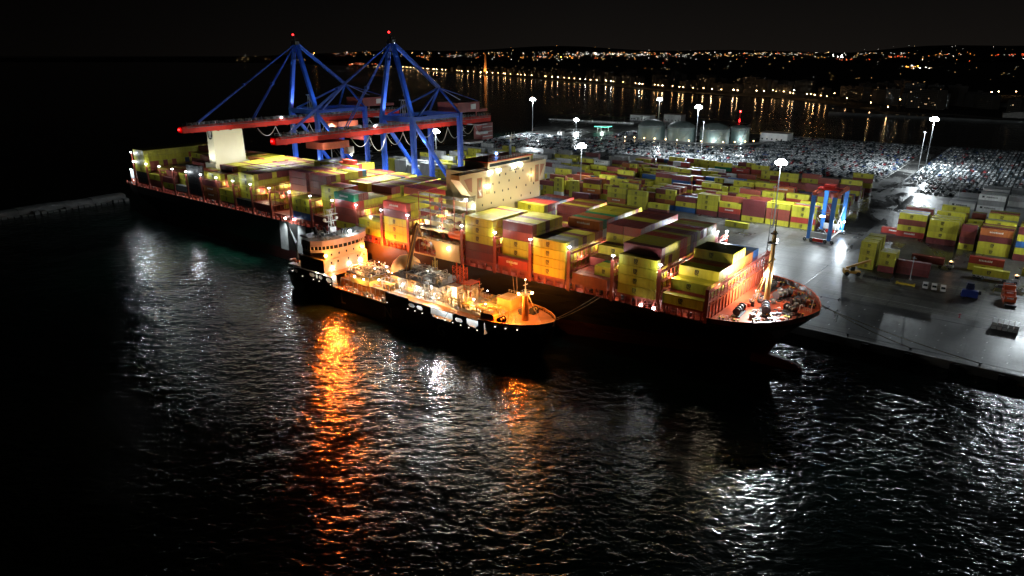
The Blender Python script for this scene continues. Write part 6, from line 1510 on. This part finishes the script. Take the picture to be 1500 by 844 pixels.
def tractor_trailer(s0, t, ln, lab, ccol, clab, logo):
    base = (s0,t,QZ); root = thing('terminal_truck', lab, 'truck', base, 'terminal trucks with trailers'); x1 = ln
    def bb(n, m, b, par=root): return b.build(n, m, par, recalc=False)
    b = MB()
    for y in (-.6,.6): b.box(-.2,x1+2.2,y-.12,y+.12,1.0,1.3)
    for x in (0,x1/2,x1-.3): b.box(x,x+.3,-1.2,1.2,1.3,1.45)
    b.box(1.2,4.6,-1.15,1.15,.7,.98); bb('trailer_frame', mat('trailer_white', (.5,.5,.5), .5), b)
    for x in (1.0,2.4,3.8,x1-1.2,x1+2.6):
        for y in (-1.0,1.0): b = MB(); b.tube((x,y-.28,.52),(x,y+.28,.52),.52,.52,12,0); b.tube((x,y-.3,.52),(x,y+.3,.52),.25,.25,8,1); bb('wheel', [rubber, grey_steel], b)
    b = MB(); b.box(x1+1.2,x1+3.6,-1.2,.5,.9,1.5); b.box(x1+1.7,x1+3.4,-1.2,.5,1.5,3.5); cabo = bb('cab', white_paint, b)
    b = MB(); b.box(x1+1.9,x1+3.2,-1.26,-1.21,2.3,3.2); b.box(x1+3.41,x1+3.46,-1.1,.4,2.2,3.2); b.build('window', glass_dark, cabo, recalc=False)
    b = MB(); b.box(x1+2.2,x1+2.6,-.6,-.2,3.5,3.75); bb('beacon', glow('beacon_amber', (1,.4,.1), 8), b)
    lamp('POINT', (x1+2.4,-.4,4.3), 30, (1,.45,.15), root, (0,0,0), .15)
    c = dict(s=s0+.1, t=t-CWD/2, z=QZ+1.47, L=12.19, c=ccol, w=('quay',0,0,0,1,''), logo=logo, h=2.9)
    r = make_container(c); r['label'] = clab; r['group'] = 'containers on the quay road'
tractor_trailer(-38.7, 331.5, 12.3, 'white terminal truck with a maroon container, left of the two trucks', 'brick red', 'rust container riding on the left-hand terminal truck', False)
tractor_trailer(-15.6, 325.3, 12.3, 'white terminal truck with a yellow container, right of the two trucks', 'yellow', 'yellow container riding on the right-hand terminal truck', True)
root = thing('yard_tractor', 'dark blue yard tractor with bulky engine box beside the white vans', 'tractor', (-13.4,293.5,QZ), None, .1)
b = MB(); b.box(-2.6,2.6,-1.6,.4,.9,3.2); b.prism_t([(-2.6,3.2),(2.6,3.2),(2.3,3.5),(-2.3,3.5)],-1.55,.35); b.build('body', mat('tractor_blue', (.015,.035,.22), .4), root)
b = MB(); b.box(-1.4,1.2,.5,3.2,.9,4.8); b.box(-1.2,1.0,.7,3.0,4.8,5.6); b.build('cab', mat('tractor_dark_blue', (.02,.025,.06), .4), root)
for x in (-2,2):
    for y in (-1.0,2.4): b = MB(); b.tube((x,y-.4,.75),(x,y+.4,.75),.75,.75,14); b.build('wheel', rubber, root)
b = MB(); b.box(1.9,3.6,1.2,2.2,1.6,2.9); b.build('counterweight', dark_steel, root)
root = thing('reach_truck', 'yellow lifting truck with raised boom beside the black hatch plates', 'lifting truck', (-54.6,297.5,QZ), None, .5)
b = MB(); b.box(-3.2,2.8,-1.3,1.3,1.0,2.0); b.box(-3.4,-1.8,-1.4,1.4,.9,2.6); b.build('chassis', mat('truck_amber', (.55,.30,.05), .5), root)
b = MB(); b.bar((-2.6,0,3.0),(6.4,0,6.6),.9,.8); b.bar((5.9,0,6.4),(6.5,0,4.6),.4); b.build('boom', mat('truck_amber', (.55,.30,.05), .5), root)
b = MB(); b.box(-1.0,.6,-.8,.8,2.0,3.6); b.build('cab', glass_dark, root)
for x in (-2.4,2.0):
    for y in (-1.2,1.2): b = MB(); b.tube((x,y-.35,.85),(x,y+.35,.85),.85,.85,14); b.build('wheel', rubber, root)
k = 0
for s0, t0 in ((-50.6,297.6),(-45.4,297.2)):
    for lv in range(2):
        b = MB(); b.box(s0,s0+5.0,t0,t0+9,QZ+.02+lv*.5,QZ+.42+lv*.5)
        for q in range(6): b.box(s0+.2+q*.8,s0+.5+q*.8,t0+.2,t0+8.8,QZ+.42+lv*.5,QZ+.5+lv*.5)
        k += 1; tag(b.build('steel_plate', black_paint, base=(s0+2.5,t0+4.5,QZ)), '%s black ribbed plate of the %s pile beside the yellow lifting truck' % (['lower','upper'][lv], ['left','right'][s0 > -48]), 'plate', 'black plates stacked on the quay')
b = MB(); b.box(-38.2,-31.6,296.4,297.4,QZ+.02,QZ+.6); b.box(-38.2,-37.6,296.0,297.8,QZ+.02,QZ+.8); b.box(-32.2,-31.6,296.0,297.8,QZ+.02,QZ+.8)
tag(b.build('lifting_beam', yellow_paint, base=(-35,297,QZ)), 'long yellow lifting beam lying on the quay road left of the vans', 'beam')
root = thing('small_frame', 'small yellowish steel trestle standing left of the orange rack', 'trestle', (-4.8,308,QZ))
b = MB(); b.box(-1.9,1.9,-.5,.5,2.0,2.5); b.box(-1,1,-.6,.6,2.5,3.2); b.build('top', dark_steel, root)
for x in (-1.6,1.6):
    for y in (-.5,.5): b = MB(); b.bar((x*1.2,y*1.4,0),(x,y,2.0),.22); b.build('leg', mat('trestle_ochre', (.35,.26,.06), .5), root)
root = thing('orange_rack', 'orange stepped steel rack with black base near the right edge', 'rack', (-1.4,297,QZ), None, .15)
b = MB(); b.box(-1.7,1.7,-6.5,-3.0,.3,1.1); b.build('base', black_paint, root)
for y, z in ((-2.6,1.0),(.6,2.2),(3.6,3.4)):
    b = MB(); b.box(-1.8,1.8,y,y+.25,z,z+2.1); b.box(-1.8,1.8,y,y+3.0,z-.2,z); b.build('panel', orange_paint, root)
    if y < 3:
        q = MB()
        for k_ in range(5): q.box(-1.0+k_*.42,-.72+k_*.42,y-.03,y-.005,z+1.1,z+1.6)
        q.build('panel_lettering', logo_white, root)
b = MB()
for x in (-1.7,1.7):
    for y in (-2.6,.6,3.7,6.4): b.bar((x,y,0),(x,y,5.6 if y > 3 else 3.2),.22)
    b.bar((x,-2.6,2.6),(x,6.4,5.4),.2); b.bar((x,-2.6,.6),(x,6.4,.6),.2)
b.bar((-1.7,6.4,5.5),(1.7,6.4,5.5),.2); b.bar((-1.7,3.7,5.5),(1.7,3.7,5.5),.2); b.build('frame', orange_paint, root)
proto = None; k = 0
for a in range(5):
    for r_ in range(4):
        for lv in range(2):
            if proto is None:
                root = bpy.data.objects.new('storage_cage', None); C.objects.link(root)
                b = MB(); b.box(-.62,.62,-.55,.55,.16,1.15); tb = b.build('tank', mat('tank_translucent_white', (.55,.58,.58), .4), root, recalc=False)
                b = MB()
                for x in np.linspace(-.66,.66,5): b.box(x-.02,x+.02,-.6,-.58,.12,1.2); b.box(x-.02,x+.02,.58,.6,.12,1.2)
                for z in (.14,.5,.85,1.18): b.box(-.68,.68,-.6,-.58,z-.02,z+.02); b.box(-.68,-.66,-.6,.6,z-.02,z+.02); b.box(.66,.68,-.6,.6,z-.02,z+.02)
                cg = b.build('cage', grey_steel, root, recalc=False)
                b = MB(); b.box(-.68,.68,-.6,.6,.0,.13); pal = b.build('pallet', dark_steel, root, recalc=False); proto = (root, tb, cg, pal); o = root
            else:
                o = proto[0].copy(); C.objects.link(o)
                for ch in proto[1:]: c_ = ch.copy(); C.objects.link(c_); c_.parent = o
            o.location = W(-3.4+a*1.5, 263.6+r_*1.35, QZ+.03+lv*1.24); o.rotation_euler = (0,0,PHI)
            tag(o, 'pale caged tank in the quay-edge stack, %s, %s from the left, %s row back' % (['lower tier','upper tier'][lv], ORD[a], ORD[r_]), 'caged tank', 'caged tanks stacked near the right edge')
root = thing('hydrant', 'small red standpipe on the quay left of the caged tanks', 'standpipe', (-13.6,268.5,QZ))
b = MB(); b.tube((0,0,0),(0,0,1.5),.16,.14,8); b.tube((-.5,0,1.1),(.5,0,1.1),.12,.12,8); b.box(-.35,.35,-.35,.35,0,.15); b.build('pipe', mat('hydrant_red', (.45,.03,.06), .5), root)
# ================================================================== SKY, MOON, CAMERA
wd = bpy.data.worlds.new('World'); SC.world = wd; wd.use_nodes = True; nt = wd.node_tree; nt.nodes.clear()
out = nt.nodes.new('ShaderNodeOutputWorld'); add = nt.nodes.new('ShaderNodeAddShader')
b1 = nt.nodes.new('ShaderNodeBackground'); b2 = nt.nodes.new('ShaderNodeBackground')
sk = nt.nodes.new('ShaderNodeTexSky'); sk.sky_type = 'NISHITA'; sk.sun_disc = False; sk.sun_elevation = math.radians(-3); sk.sun_rotation = math.radians(200)
nt.links.new(sk.outputs['Color'], b1.inputs['Color']); b1.inputs['Strength'].default_value = .0012
tc = nt.nodes.new('ShaderNodeTexCoord'); sx = nt.nodes.new('ShaderNodeSeparateXYZ'); nt.links.new(tc.outputs['Generated'], sx.inputs['Vector'])
cr_ = nt.nodes.new('ShaderNodeValToRGB'); e = cr_.color_ramp.elements; e[0].position = 0; e[0].color = (.0023,.0019,.0016,1); e[1].position = .5; e[1].color = (.00042,.0005,.0005,1)
m1 = e.new(.10); m1.color = (.00095,.0009,.00088,1)
mrx = nt.nodes.new('ShaderNodeMapRange'); mrx.inputs['From Min'].default_value = -.55; mrx.inputs['From Max'].default_value = .1; mrx.inputs['To Min'].default_value = .22; mrx.inputs['To Max'].default_value = 1.0
nt.links.new(sx.outputs['X'], mrx.inputs['Value']); nt.links.new(mrx.outputs['Result'], b2.inputs['Strength'])     # the glow of the town fades out over the open sea
nt.links.new(sx.outputs['Z'], cr_.inputs['Fac']); nt.links.new(cr_.outputs['Color'], b2.inputs['Color']); b2.inputs['Strength'].default_value = 1.0
nt.links.new(b1.outputs[0], add.inputs[0]); nt.links.new(b2.outputs[0], add.inputs[1]); nt.links.new(add.outputs[0], out.inputs['Surface'])
cam = bpy.data.cameras.new('camera'); cam.sensor_width = 36; cam.lens = 24; cam.clip_start = 1; cam.clip_end = 80000
co = bpy.data.objects.new('camera', cam); C.objects.link(co); co.location = (0,0,CAMH); co.rotation_euler = (PI/2-PITCH, 0, 0); SC.camera = co
SC.render.engine = 'CYCLES'; SC.view_settings.view_transform = 'Standard'; SC.view_settings.look = 'None'; SC.view_settings.exposure = 1.6; SC.view_settings.gamma = 1
SC.cycles.use_denoising = True; SC.cycles.max_bounces = 4; SC.cycles.diffuse_bounces = 2; SC.cycles.glossy_bounces = 2; SC.cycles.transmission_bounces = 1
SC.cycles.sample_clamp_indirect = 4; SC.cycles.sample_clamp_direct = 0; SC.cycles.caustics_reflective = False; SC.cycles.caustics_refractive = False
SC.cycles.use_light_tree = True; SC.render.resolution_x = 1024; SC.render.resolution_y = 576
for o_ in bpy.data.objects:
    if 'label' in o_ and len(o_['label'].split()) > 16: print('LONG', o_['label'])
print('lights', NLIGHT[0], 'objects', len(bpy.data.objects))
